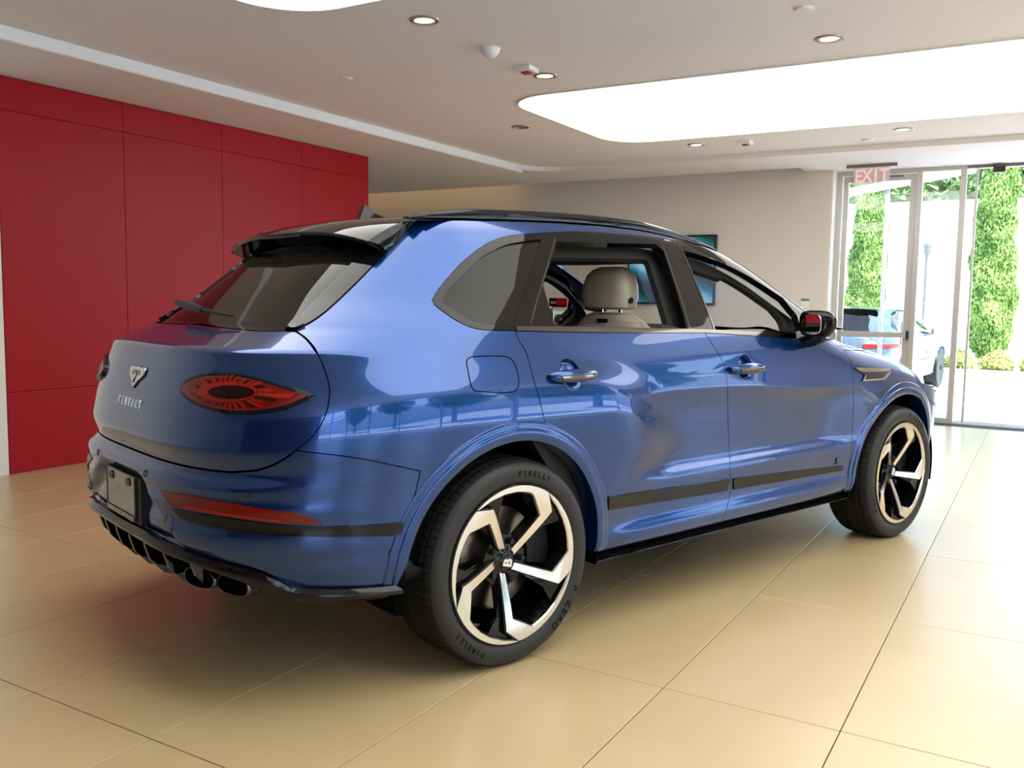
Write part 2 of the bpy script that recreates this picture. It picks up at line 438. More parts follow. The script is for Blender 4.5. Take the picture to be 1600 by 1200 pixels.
b = MB(); b.box(XF - .09, XF - .02, .50, .62, ZF - .10, ZF - .035); b.build('door_sensor', 'black_plastic', d2)
wf_ = MB(); wf_.box(XF, XF + .2, YS, -1.9, 0, 3.3); struct(wf_.build('wall_front', 'beige_wall'), 'plain wall right of the sliding door', 'wall')
hd = MB(); hd.box(XF + .0, XF + .2, -1.9, 2.315, ZF, 3.3); struct(hd.build('trim_1', 'alu'), 'head above the entrance doors', 'trim')
# glazed long side behind the viewer: bays between mullions
XB = [-5.8, -3.9, -2.0, -.1, 1.8, 3.7, 5.6, 7.5, 9.4]
wsid = struct(MB().box(9.4, XF + .2, YS - .2, YS, 0, 3.3).build('wall_side', 'beige_wall'), 'plain wall on the street side', 'wall')
w3 = struct(MB().box(XB[0] - .3, XB[0], YS - .1, YS, 0, 3.3).build('window_2', 'alu'), 'glazed street front with tall bays', 'window')
for i, x in enumerate(XB):
    b = MB(); b.box(x - .035, x + .035, YS - .1, YS, 0, ZF); b.build('mullion', 'alu', w3)
    if i < len(XB) - 1:
        b = MB(); b.box(x + .035, XB[i + 1] - .035, YS - .055, YS - .047, .06, ZF - .04); b.build('pane', 'window_glass', w3)
b = MB(); b.box(XB[0], XB[-1], YS - .1, YS, 0, .06); b.box(XB[0], XB[-1], YS - .1, YS, ZF - .04, 3.3); b.box(XB[0], XB[-1], YS - .1, YS, 2.1, 2.15); b.build('transom', 'alu', w3)

# things on the walls
p0 = rat(1362, 265, 0, XF - .55); ye = p0[1]
ex = empty('exit_sign', (XF - .55, ye, ZF)); tag(ex, 'clear EXIT sign with red letters hanging from the ceiling by the door', 'exit sign')
b = MB(); b.box(-.03, .03, -.27, .27, -.035, 0); b.build('canopy', 'alu_dark', ex)
b = MB(); b.box(-.004, .004, -.195, .195, -.235, -.035); b.build('acrylic_panel', 'exit_glass', ex)
for i, ch in enumerate('EXIT'):
    v, f = text_mesh(ch, .20, .001, bold=.004, xs=.78)
    mesh_obj('letter', [(-.006 - q[2], (1.5 - i) * .092 - q[0], -.135 + q[1]) for q in v], f, 'exit_red', ex)

sm = bpy.data.materials.new('screen_picture'); sm.use_nodes = True; M['screen'] = sm
n, l, pb = nodes(sm); pb.inputs['Base Color'].default_value = (0, 0, 0, 1); pb.inputs['Roughness'].default_value = .2
tc = n.new('ShaderNodeTexCoord'); mp = n.new('ShaderNodeMapping'); mp.inputs['Rotation'].default_value = (math.radians(-38), 0, 0); mp.inputs['Scale'].default_value = (1, 1, 1.6)
wv = n.new('ShaderNodeTexWave'); wv.bands_direction = 'Z'; wv.inputs['Scale'].default_value = .42; wv.inputs['Distortion'].default_value = 2.2; wv.inputs['Detail'].default_value = 2
rp = n.new('ShaderNodeValToRGB'); el = rp.color_ramp.elements
el[0].position = 0; el[0].color = (.01, .03, .05, 1); el[1].position = 1; el[1].color = (.35, .75, .95, 1)
for pos, c in ((.25, (.02, .06, .08, 1)), (.42, (.01, .20, .08, 1)), (.55, (.02, .16, .30, 1)), (.8, (.05, .38, .65, 1))): e_ = el.new(pos); e_.color = c
l.new(tc.outputs['Object'], mp.inputs[0]); l.new(mp.outputs[0], wv.inputs[0]); l.new(wv.outputs['Fac'], rp.inputs[0]); l.new(rp.outputs[0], pb.inputs['Emission Color']); pb.inputs['Emission Strength'].default_value = 1.3
se = empty('wall_screen', (11.34, 4.29, 1.33)); tag(se, 'large wall screen showing a blue and green picture behind the car', 'screen')
b = MB(); b.box(-.05, 0, -.605, .605, 0, .90, .004); b.build('case', 'black_plastic', se)
b = MB(); b.box(-.054, -.051, -.58, .58, .03, .875); b.build('display', 'screen', se)
pe = empty('wall_poster', (11.345, 5.965, 1.27)); tag(pe, 'small dark red notice board on the beige back wall', 'poster')
b = MB(); b.box(-.012, 0, -.14, .14, 0, .125); b.build('board', 'lamp_dark', pe)
b = MB(); b.box(-.014, -.012, -.14, .02, .02, .125); b.build('red_field', 'red_panel', pe)
for k in range(2): b = MB(); b.box(-.014, -.0125, .03, .12, .07 - .022 * k, .08 - .022 * k); b.build('text_line', 'plate_print', pe)
de = empty('white_cabinet', (10.7, 5.75, 0)); tag(de, 'white cabinet with dark sides standing against the beige back wall', 'cabinet')
b = MB(); b.box(-.2, .2, -.16, .16, 0, 1.22, .03); b.build('body', 'plastic_white', de)
b = MB(); b.box(-.21, .2, -.30, -.16, 0, 1.18, .03); b.build('side', 'black_plastic', de)
b = MB(); b.box(-.215, -.2, -.15, .15, 1.0, 1.01); b.build('drawer_line', 'alu_dark', de)
ce_ = empty('wall_card', (11.345, 2.56, 1.37)); tag(ce_, 'small printed card on the back wall near the door', 'card')
b = MB(); b.box(-.004, 0, -.05, .05, -.06, .06); b.build('sheet', 'plastic_white', ce_)
b = MB(); b.box(-.005, -.004, -.05, .05, .03, .06); b.build('heading', 'green', ce_)

# ------------------------------------------------------------------ outdoors
gb = MB(); gb.box(XF + .22, 90, -60, 60, -.4, -.03); gb.box(-40, XF + .22, -60, YS - .12, -.4, -.03); struct(gb.build('ground', 'concrete'), 'pale concrete forecourt', 'ground')
gw = MB(); gw.box(26, 26.4, -25, 40, -.1, 3.98); gw.box(25.9, 26.5, -25, 40, 3.98, 4.08); tag(gw.build('boundary_wall', 'sun_white'), 'tall white rendered wall across the forecourt', 'wall')
XCN = XF + 1.3
cn = empty('entrance_canopy', (XCN, 0, 0)); tag(cn, 'pale entrance canopy beam outside the door, with an added slim post for a door frame reflection', 'canopy')
qa, qb = rat(1325, 301, 0, XCN), rat(1500, 268, 0, XCN)
def cz(y): return qa[2] + (qb[2] - qa[2]) * (y - qa[1]) / (qb[1] - qa[1])
y0_, y1_ = qa[1] + .5, qb[1] - .2
b = MB(); b.prism([(y0_, cz(y0_) - .05), (y1_, cz(y1_) - .05), (y1_, cz(y1_) + .05), (y0_, cz(y0_) + .05)], -.05, .05, axis=0); b.build('beam', 'sun_white', cn)
q = rat(1382, 400, 0, XCN); b = MB(); b.box(-.025, .025, q[1] - .025, q[1] + .025, -.03, cz(q[1]) - .04); b.build('post', 'alu', cn)  # added post, stands in for the reflected line of a door frame


def foliage(name, prof, m, parent, count, size, seed, squash=1.0):
    """leafy crown: small leaf tufts over a surface of revolution given by (z, radius)"""
    rg = np.random.RandomState(seed); z = np.array([p[0] for p in prof]); r = np.array([p[1] for p in prof])
    zz = np.linspace(z[0], z[-1], 300); rr = np.interp(zz, z, r); cdf = np.cumsum(rr + .02); cdf /= cdf[-1]
    hz = np.interp(rg.rand(count), cdf, zz); ang_ = rg.rand(count) * 2 * math.pi
    lump = 1 + .12 * np.sin(3 * ang_ + hz * 2.1 + seed) + .1 * np.sin(7 * hz + 2 * ang_)
    rad = np.interp(hz, z, r) * lump * (1 - .28 * rg.rand(count) ** 2)
    c = np.stack([rad * np.cos(ang_), rad * np.sin(ang_), hz], -1)
    V = np.zeros((count, 4, 3)); 
    for k in range(4): V[:, k] = c + rg.randn(count, 3) * size * (1, 1, squash)
    f = np.arange(count)[:, None] * 4 + np.array([[0, 1, 2, 3]])
    F = np.concatenate([f[:, [0, 1, 2]], f[:, [0, 2, 3]], f[:, [1, 3, 2]]])
    core = MB(); core.lathe([(rv * .72, zv) for zv, rv in prof], 16, 'z')
    V = np.concatenate([V.reshape(-1, 3), np.array(core.v)]); F = [tuple(x) for x in F] + [tuple(i + count * 4 for i in g) for g in core.f]
    return mesh_obj(name, V, F, m, parent)


def tree(name, loc, prof, label, m, count, size, seed, trunk=.12, group=None, squash=1):
    e = empty(name, loc); foliage('foliage', prof, m, e, count, size, seed, squash)
    b = MB(); b.tube([(0, 0, -.1), (0, 0, prof[0][0] + .5 * (prof[-1][0] - prof[0][0]))], [trunk, trunk * .5], 8); b.build('trunk', 'bark', e, True)
    tag(e, label, 'tree', group); return e


yc2 = rat(1552, 430, 0, 24.0)[1]; yc1 = rat(1357, 400, 0, 24.0)[1]
cyp = [(.1, .18), (.4, .38), (1.2, .46), (2.5, .45), (4.0, .38), (5.2, .26), (6.2, .10), (6.7, .02)]
tree('cypress_tree', (24.0, yc2, 0), cyp, 'columnar cypress right of the entrance, framed by the open sliding door', 'green', 20000, .022, 3, group='cypress trees by the white wall', squash=1.8)
tree('cypress_tree', (24.0, yc1, 0), [(z * 1.0, r * .92) for z, r in cyp], 'columnar cypress seen through the glass entrance door', 'green', 18000, .022, 5, group='cypress trees by the white wall', squash=1.8)
for k, (dy, r_) in enumerate(((-1.0, .34), (-.25, .38), (.5, .34), (1.2, .3), (-1.75, .34))):
    e = empty('shrub', (22.9, yc2 + dy, 0)); foliage('foliage', [(-.02, r_ * .8), (.10, r_), (.22, r_ * .8), (.34, r_ * .3), (.40, .02)], 'shrub', e, 1500, .025, 20 + k)
    tag(e, ['low sunlit shrub just right of the cypress foot', 'low sunlit shrub right in front of the cypress foot', 'low sunlit shrub just left of the cypress foot', 'leftmost low shrub along the forecourt edge', 'rightmost low shrub along the forecourt edge'][k], 'shrub', 'shrubs at the foot of the cypress')
crown = [(1.6, .4), (2.4, 1.6), (3.6, 2.1), (5.0, 1.9), (6.2, 1.1), (6.9, .2)]
for k, (x, y, s_) in enumerate(((30, 8.6, .9), (34, 5.2, 1.08), (30, 1.6, .9), (35, -2.5, 1.15), (34, 12, 1.0))):
    tree('tree', (x, y, 0), [(z * s_, r * s_) for z, r in crown], ['bushy tree above the wall behind the left cypress', 'bushy tree above the wall behind the sidelight', 'bushy tree above the wall left of the right cypress', 'bushy tree above the wall at the right edge', 'bushy tree above the wall hidden by the door jamb'][k], 'green2', 3500, .11, 40 + k, .2, 'trees beyond the white wall')
for k, (x, y, s_) in enumerate(((-5, -13, .9), (.5, -14, 1.0), (6, -13, .9), (11.5, -14, 1.0), (17, -13, .9))):
    tree('street_tree', (x, y, 0), [(z * s_, r * s_) for z, r in crown], ['street tree behind the viewer, first along the glazed side', 'street tree behind the viewer, second along the glazed side', 'street tree behind the viewer, middle one along the glazed side', 'street tree behind the viewer, fourth along the glazed side', 'street tree behind the viewer, last along the glazed side'][k], 'green2', 2500, .13, 60 + k, .2, 'street trees behind the viewer')
sw = MB(); sw.box(-40, 50, -24.4, -24, -.1, 4.5); tag(sw.build('street_building', 'sun_white'), 'pale low building across the street behind the viewer', 'building')
q = rat(1448, 400, 0, 22.0); lp = empty('lamp_post', (22.0, q[1], 0)); tag(lp, 'slim dark lamp post in front of the white wall', 'lamp post')
b = MB(); b.tube([(0, 0, -.05), (0, 0, 2.5)], [.035, .028], 10); b.lathe([(.09, -.03), (.09, .06), (.05, .14), (.04, .4)], 14, 'z'); b.build('pole', 'alu_dark', lp, True)
b = MB(); b.lathe([(0, 2.78), (.05, 2.74), (.11, 2.70), (.085, 2.52), (.03, 2.48)], 12, 'z'); b.build('lantern', 'alu_dark', lp, True)
# ------------------------------------------------------------------ the car: body surface
# car frame: x forward, y left, z up, origin on the floor under the rear axle centre.
# The body is a family of plan outlines stacked in z; u runs in metres along an outline from the tail centre line.
UL = 1.62; X0 = 0.0; XWO = .42
_CF, _CR, _CU = cam_axes(YAW - CAR_A)
_ca, _sa = math.cos(-CAR_A), math.sin(-CAR_A)
CAMC = np.array([_ca * -CAR_X - _sa * -CAR_Y, _sa * -CAR_X + _ca * -CAR_Y, CAM_H])


def cproj(P):
    d = np.asarray(P, float) - CAMC; w = d @ _CF
    return np.stack([800 + FPX * (d @ _CR) / w, 600 - FPX * (d @ _CU) / w], -1)


def cray(px, py): return _CF + _CR * (px - 800) / FPX - _CU * (py - 600) / FPX


def cat(px, py, ax, val):
    """the point of the car where the sight line of a measured pixel meets the plane axis=val"""
    d = cray(px, py); return CAMC + d * (val - CAMC[ax]) / d[ax]


def table(pts, lo, hi, step, sig):
    p = np.array(pts, float); g = np.arange(lo - .3, hi + .3 + step, step)
    v = np.interp(g, p[:, 0], p[:, 1])
    # straight extrapolation at the ends
    s0 = (p[1, 1] - p[0, 1]) / (p[1, 0] - p[0, 0]); s1 = (p[-1, 1] - p[-2, 1]) / (p[-1, 0] - p[-2, 0])
    v = np.where(g < p[0, 0], p[0, 1] + s0 * (g - p[0, 0]), v); v = np.where(g > p[-1, 0], p[-1, 1] + s1 * (g - p[-1, 0]), v)
    k = max(1, int(4 * sig / step)); w = np.exp(-.5 * (np.arange(-k, k + 1) * step / sig) ** 2); w /= w.sum()
    vp = np.concatenate([v[0] + (v[1] - v[0]) * np.arange(-k, 0), v, v[-1] + (v[-1] - v[-2]) * np.arange(1, k + 1)])
    return g, np.convolve(vp, w, 'valid')


def ev(t, x): return np.interp(x, t[0], t[1])


def sstep(t):
    t = np.clip(t, 0, 1); return t * t * t * (t * (6 * t - 15) + 10)


T_REAR = table([(.28, .90), (.32, .925), (.36, .945), (.44, .962), (.52, .966), (.60, .968), (.68, .974), (.76, .983), (.84, .991), (.92, .996), (1.00, .992),
                (1.05, .982), (1.085, .968), (1.10, .961), (1.14, .943), (1.18, .928), (1.24, .906), (1.30, .880), (1.40, .834), (1.50, .784), (1.58, .742), (1.64, .705), (1.68, .66), (1.72, .59)], .2, 1.75, .002, .014)
T_MID = table([(.28, .885), (.315, .925), (.345, .947), (.385, .952), (.405, .947), (.43, .934), (.47, .933), (.52, .938), (.58, .944), (.605, .942), (.645, .918), (.70, .920), (.80, .930),
               (.88, .938), (.94, .950), (.976, .962), (.990, .9615), (1.04, .954), (1.09, .944), (1.14, .932), (1.18, .921), (1.24, .904), (1.30, .878), (1.40, .832), (1.50, .782), (1.58, .742), (1.64, .705), (1.68, .66), (1.72, .59)], .2, 1.75, .002, .008)
T_FRONT = table([(.28, .89), (.34, .93), (.42, .952), (.52, .958), (.60, .962), (.70, .972), (.80, .982), (.88, .984), (.94, .976), (1.0, .958), (1.05, .922), (1.09, .862), (1.12, .77), (1.16, .6)], .2, 1.4, .002, .012)
T_XB = table([(.3, .40), (.5, .45), (.6, .60), (.74, .73), (.9, .63), (1.0, .53), (1.08, .40), (1.12, .24), (1.16, .1), (1.3, -.1)], .2, 1.75, .01, .03)
T_ROOF = table([(-1.0, 1.56), (-.5, 1.63), (-.3, 1.648), (-.1, 1.660), (.1, 1.669), (.4, 1.683), (.7, 1.690), (1.0, 1.686), (1.3, 1.664), (1.6, 1.622), (1.9, 1.565), (2.3, 1.47)], -1, 2.4, .01, .08)
T_CROWN = table([(-1.0, 1.47), (-.45, 1.64), (-.2, 1.676), (0, 1.694), (.3, 1.712), (.7, 1.722), (1.0, 1.716), (1.3, 1.695), (1.6, 1.65), (1.9, 1.59), (2.3, 1.48)], -1, 2.4, .01, .06)
T_FTOP = table([(1.8, 1.20), (2.2, 1.185), (2.45, 1.17), (2.7, 1.135), (3.0, 1.085), (3.2, 1.03), (3.4, .945), (3.6, .84), (3.9, .68)], 1.6, 4, .01, .06)
T_XR = table([(.28, -.93), (.36, -.98), (.44, -1.03), (.50, -1.075), (.54, -1.10), (.58, -1.102), (.66, -1.094), (.74, -1.082), (.80, -1.072), (.85, -1.070), (.865, -1.068), (.90, -1.061), (.96, -1.049), (1.04, -1.024), (1.12, -.998),
              (1.168, -.985), (1.180, -.978), (1.190, -.935), (1.215, -.86), (1.25, -.775), (1.30, -.708), (1.40, -.580), (1.50, -.452), (1.58, -.352), (1.64, -.27), (1.70, -.18)], .2, 1.75, .002, .006)
T_XFA = table([(.25, 3.70), (.4, 3.80), (.6, 3.88), (.75, 3.88), (.9, 3.80), (1.0, 3.66), (1.1, 3.4)], .2, 1.3, .005, .02)
T_XW = table([(1.0, 2.86), (1.10, 2.74), (1.18, 2.64), (1.277, 2.50), (1.375, 2.34), (1.47, 2.15), (1.57, 1.92), (1.64, 1.72), (1.70, 1.48)], .9, 1.75, .005, .03)

# arclength table of the unit superellipse quarter
_th = np.linspace(0, math.pi / 2, 4001); _nn = 3.4
_cx = np.sin(_th) ** (2 / _nn); _cy = np.cos(_th) ** (2 / _nn)
_al = np.concatenate([[0], np.cumsum(np.hypot(np.diff(_cx), np.diff(_cy)))]); _al /= _al[-1]      # 0 at the side, 1 at the centre line


def quarter(t, n):
    th = np.interp(np.clip(t, 0, 1), _al, _th)
    return np.sin(th) ** (2 / n), np.cos(th) ** (2 / n)


def halfw(x, z, front):
    _t = np.maximum((ev(T_XB, z) + .36 - x) / .36, 0); _t = np.clip(.5 * (_t + 1 - np.sqrt((_t - 1) ** 2 + .03)), 0, 1); wr = .8 * _t ** 1.8 + .2 * sstep(_t)
    zr = ev(T_ROOF, x)
    zn = np.where(z > 1.24, 1.24 + (z - 1.24) * (1.68 - 1.24) / (zr - 1.24), z)
    zn = zn + .055 * sstep((x - 1.0) / 1.5) * np.exp(-((z - .95) / .09) ** 2)
    mid = ev(T_MID, zn); y = mid + wr * (ev(T_REAR, zn) - mid)
    g = sstep((z - 1.15) / .3)
    y = y - g * .022 * np.clip((x - .9) / 1.1, -1.3, 1.3) ** 2
    if front:
        wf = sstep((x - 2.05) / .75)
        ft = ev(T_FTOP, x); zf = np.where(z > .7, .7 + (z - .7) * (1.12 - .7) / (ft - .7), z)
        y = y + wf * (ev(T_FRONT, zf) - y)
    return y


def shell(u, z, front=False):
    u, z = np.broadcast_arrays(np.asarray(u, float), np.asarray(z, float))
    sg = np.where(u < 0, 1.0, -1.0); u = np.abs(u)
    n = 3.4 - .5 * sstep((z - 1.2) / .2)
    t = np.clip(1 - u / UL, 0, 1)
    sx, sy = quarter(t, n)
    xr = ev(T_XR, z)
    w = sstep((1.05 - u) / .45)
    xr = xr + .024 * w * np.clip((.865 - z) / .075, 0, 1) ** 1.4 * sstep((z - .745) / .04) - .010 * w * np.exp(-((z - .735) / .022) ** 2)
    wb = sstep((UL + .1 - u) / .35) * (1 - w * .6)
    xr = xr + wb * (-.010 * np.exp(-((z - .672) / .022) ** 2) + .008 * np.exp(-((z - .612) / .022) ** 2) - .012 * np.exp(-((z - .462) / .030) ** 2) + .006 * np.exp(-((z - .515) / .02) ** 2))
    xr_side = X0 + (u - UL)
    xf0 = np.where(front, 3.18, ev(T_XW, z) - XWO) if not front else np.full_like(u, 3.18)
    xe = ev(T_XFA, z) if front else ev(T_XW, z)
    LFr = 1.25
    tf = (u - UL - (xf0 - X0)) / LFr
    fx, fy = quarter(np.clip(tf, 0, 1), 3.0)
    x = np.where(u < UL, X0 - (X0 - xr) * sx, np.where(tf <= 0, xr_side, xf0 + (xe - xf0) * fx))
    hw = halfw(np.where(u < UL, np.maximum(x, -.35), np.minimum(x, xf0 + .0 * x)), z, front)
    y = np.where(u < UL, hw * sy, np.where(tf <= 0, halfw(x, z, front), hw * fy))
    # recess for the number plate in the bumper
    hwid = .225 + (.70 - z) * 1.5
    e = np.minimum((hwid - y) / .05, np.minimum((.722 - z) / .022, (z - .522) / .018))
    x = np.where(u < UL, x + .032 * sstep(e * .5 + .5), x)
    return np.stack([x, y * sg, z], -1)


def SB(u, z): return shell(u, z, False)
def SA(u, z): return shell(u, z, True)


def snormal(S, u, z, e=.004):
    a = S(u + e, z) - S(u - e, z); b = S(u, z + e) - S(u, z - e)
    n = np.cross(a, b); return n / np.maximum(np.linalg.norm(n, axis=-1, keepdims=True), 1e-9)


_grids = {}


def px2uv(S, pts, umin=0.02, umax=None, zmax=1.70):
    k = S.__name__
    if k not in _grids:
        us = np.arange(0, UL + 4.2, .02); zs = np.arange(.29, 1.71, .01)
        UU, ZZ = np.meshgrid(us, zs, indexing='ij')
        P = S(UU, ZZ); N = snormal(S, UU, ZZ); face = ((P - CAMC) * N).sum(-1) < 0
        I = cproj(P); I[~face] = 1e6
        _grids[k] = (UU, ZZ, I)
    UU, ZZ, I = _grids[k]
    out = []
    for (px, py) in pts:
        d = (I[..., 0] - px) ** 2 + (I[..., 1] - py) ** 2
        i = np.unravel_index(d.argmin(), d.shape); u, z = UU[i], ZZ[i]
        for _ in range(12):
            q = cproj(S(np.array([u, u + 1e-3, u]), np.array([z, z, z + 1e-3])))
            J = np.array([(q[1] - q[0]) / 1e-3, (q[2] - q[0]) / 1e-3]).T
            r = np.array([px, py]) - q[0]
            try: st = np.linalg.solve(J, r)
            except Exception: break
            st = np.clip(st, -.03, .03); u += st[0]; z += st[1]
            if abs(st).max() < 1e-5: break
        out.append((float(u), float(z)))
    return out


def u_at(S, x, z):
    """u of the outline point with given x at height z (right side, tail or flank)"""
    if x >= X0: return UL + (x - X0)
    us = np.linspace(.0, UL, 1200); xs = S(us, np.full_like(us, z))[:, 0]
    return float(np.interp(x, xs, us)) if xs[-1] > xs[0] else UL


def dens(poly, step=.02, closed=True):
    out = []; n = len(poly)
    for i in range(n if closed else n - 1):
        a = np.array(poly[i]); b = np.array(poly[(i + 1) % n]); k = max(1, int(np.ceil(np.linalg.norm(b - a) / step)))
        out += [tuple(a + (b - a) * j / k) for j in range(k)]
    if not closed: out.append(tuple(poly[-1]))
    return out


def smooth_line(pts, step=.015):
    """Catmull-Rom through the points"""
    p = [np.array(q, float) for q in pts]; p = [2 * p[0] - p[1]] + p + [2 * p[-1] - p[-2]]; out = []
    for i in range(1, len(p) - 2):
        a, b, c, d = p[i - 1:i + 3]; k = max(1, int(np.linalg.norm(c - b) / step))
        for j in range(k):
            t = j / k
            out.append(tuple(.5 * ((2 * b) + (c - a) * t + (2 * a - 5 * b + 4 * c - d) * t * t + (3 * b - a - 3 * c + d) * t ** 3)))
    out.append(tuple(p[-2])); return out


def area2(poly):
    p = np.array(poly); q = np.roll(p, -1, 0); return float((p[:, 0] * q[:, 1] - q[:, 0] * p[:, 1]).sum())


def inset(poly, d):
    p = np.array(poly, float)
    if area2(poly) < 0: p = p[::-1]
    keep = np.linalg.norm(p - np.roll(p, 1, 0), axis=1) > 1e-5; p = p[keep]
    a = p - np.roll(p, 1, 0); b = np.roll(p, -1, 0) - p
    a /= np.linalg.norm(a, axis=1, keepdims=True); b /= np.linalg.norm(b, axis=1, keepdims=True)
    na = np.stack([-a[:, 1], a[:, 0]], -1); nb = np.stack([-b[:, 1], b[:, 0]], -1)
    m = na + nb; m /= np.maximum(np.linalg.norm(m, axis=1, keepdims=True), 1e-6)
    c = np.clip((m * na).sum(1), .5, 1)[:, None]
    return [tuple(q) for q in p + m * d / c]


def inside(pts, loops):
    """even-odd test of many points against closed loops"""
    r = np.zeros(len(pts), bool); x, y = pts[:, 0], pts[:, 1]
    for lp in loops:
        p = np.array(lp); q = np.roll(p, -1, 0)
        for (x0, y0), (x1, y1) in zip(p, q):
            if y0 == y1: continue
            c = ((y0 > y) != (y1 > y)) & (x < (x1 - x0) * (y - y0) / (y1 - y0) + x0)
            r ^= c
    return r


def panel_geo(S, poly, gap=.0018, flange=.012, off=0.0, du=.026, dz=.0125, inner=False, holes=()):
    """mesh of the part of surface S inside the (u,z) polygon (minus the holes), with turned-in edges"""
    loops = [inset(dens(poly, .02), gap)] + [inset(dens(h, .02), 0) for h in holes]
    P = np.array(loops[0]); ar = du / dz
    us = np.arange(math.floor(P[:, 0].min() / du), math.ceil(P[:, 0].max() / du) + 1) * du
    zs = np.arange(math.floor(P[:, 1].min() / dz), math.ceil(P[:, 1].max() / dz) + 1) * dz
    U, Z = np.meshgrid(us, zs, indexing='ij'); G = np.stack([U.ravel(), Z.ravel()], -1)
    G = G[inside(G, loops)]
    B = np.concatenate([np.array(l) for l in loops])
    if len(G):
        keep = np.ones(len(G), bool); Gs = G * (1, ar); Bs = B * (1, ar)
        for k in range(0, len(G), 4000):
            d = ((Gs[k:k + 4000, None] - Bs[None]) ** 2).sum(-1).min(1); keep[k:k + 4000] = d > (.3 * du) ** 2
        G = G[keep]
    A = np.concatenate([B, G]) if len(G) else B
    edges = []; k = 0
    for l in loops:
        n = len(l); edges += [(k + i, k + (i + 1) % n) for i in range(n)]; k += n
    r = delaunay_2d_cdt([Vector((float(a), float(b * ar))) for a, b in A], edges, [], 0, 1e-7)
    A = np.array([(v[0], v[1] / ar) for v in r[0]]); T = np.array([tuple(f) for f in r[2]])
    c = A[T].mean(1); T = T[inside(c, loops)]
    tr = A[T]; ar2 = (tr[:, 1, 0] - tr[:, 0, 0]) * (tr[:, 2, 1] - tr[:, 0, 1]) - (tr[:, 2, 0] - tr[:, 0, 0]) * (tr[:, 1, 1] - tr[:, 0, 1])
    T[ar2 < 0] = T[ar2 < 0][:, ::-1]; T = T[np.abs(ar2) > 1e-10]
    def OFF(u, z): return off(np.asarray(u), np.asarray(z)) if callable(off) else np.full(np.shape(u), float(off))
    N = snormal(S, A[:, 0], A[:, 1]); X = S(A[:, 0], A[:, 1]) + N * OFF(A[:, 0], A[:, 1])[:, None]
    if callable(off):
        def So(u, z): return S(u, z) + snormal(S, u, z) * OFF(u, z)[..., None]
        N = snormal(So, A[:, 0], A[:, 1])
    verts = list(X); norms = list(-N if inner else N); faces = [tuple(t[::-1]) if inner else tuple(t) for t in T]
    if flange > 0:
        for li, l in enumerate(loops):
            B = np.array(l); nb = snormal(S, B[:, 0], B[:, 1]); xb = S(B[:, 0], B[:, 1]) + nb * OFF(B[:, 0], B[:, 1])[:, None]
            if li: B = B[::-1]; nb = nb[::-1]; xb = xb[::-1]
            tg = np.roll(xb, -1, 0) - np.roll(xb, 1, 0); out = np.cross(tg, nb); out /= np.maximum(np.linalg.norm(out, axis=1, keepdims=True), 1e-9)
            b = len(verts); k = len(B)
            verts += list(xb) + list(xb - nb * flange); norms += list(out) * 2
            faces += [(b + i, b + k + i, b + k + (i + 1) % k, b + (i + 1) % k) for i in range(k)]
    return np.array(verts), faces, np.array(norms)


def put(name, geo, m, parent, mirror=True, label=None):
    v, f, n = geo
    o = mesh_obj(name, v, f, m, parent, n, True)
    if label: o['label'] = label
    r = [o]
    if mirror:
        o2 = mesh_obj(name, v * (1, -1, 1), [q[::-1] for q in f], m, parent, n * (1, -1, 1), True)
        if label: o2['label'] = label
        r.append(o2)
    return r


def ring_geo(S, outer, inner, off_o=0.0, off_i=0.0, k=5, side=.012):
    """band between two matching closed (u,z) loops, with turned-in outer and inner walls"""
    n = len(outer); rows = []
    O = np.array(outer); I = np.array(inner)
    for j in range(k + 1):
        t = j / k; q = O + (I - O) * t
        rows.append((q, off_o + (off_i - off_o) * t))
    V = []; N = []
    def row(q, o):
        nn = snormal(S, q[:, 0], q[:, 1]); return S(q[:, 0], q[:, 1]) + nn * o, nn
    F = []
    for q, o in rows:
        x, nn = row(q, o); V += list(x); N += list(nn)
    for j in range(k):
        F += [(j * n + i, j * n + (i + 1) % n, (j + 1) * n + (i + 1) % n, (j + 1) * n + i) for i in range(n)]
    for (q, o, flip) in ((rows[0][0], rows[0][1], False), (rows[-1][0], rows[-1][1], True)):
        x, nn = row(q, o); b = len(V)
        tg = np.roll(x, -1, 0) - np.roll(x, 1, 0); out = np.cross(tg, nn); out /= np.maximum(np.linalg.norm(out, axis=1, keepdims=True), 1e-9)
        if flip: out = -out
        V += list(x) + list(x - nn * side); N += list(out) * 2
        fs = [(b + i, b + n + i, b + n + (i + 1) % n, b + (i + 1) % n) for i in range(n)]
        F += [f[::-1] for f in fs] if flip else fs
    return np.array(V), F, np.array(N)
# ------------------------------------------------------------------ the car: panels
car = empty('car', (CAR_X, CAR_Y, 0), CAR_A)
tag(car, 'glossy blue luxury SUV with black trim parked on beige tiled showroom floor', 'car')
WZ = .384; RT = .392; WB = 2.995
RA = .532


def arc(cx, a0, a1, r=RA, n=26, S=SA):
    out = []
    for i in range(n):
        a = math.radians(a0 + (a1 - a0) * i / (n - 1)); x = cx + r * math.cos(a); z = WZ + r * math.sin(a)
        out.append((u_at(S, x, z), z))
    return out


def P(S, pts, curve=True):
    return px2uv(S, smooth_line(pts, 5.0) if curve and len(pts) > 2 else pts)


def both(half):
    """right half from top centre to bottom centre -> closed loop over both sides (anticlockwise)"""
    l = [(-u, z) for u, z in half if u > 1e-6]
    return half[::-1] + l


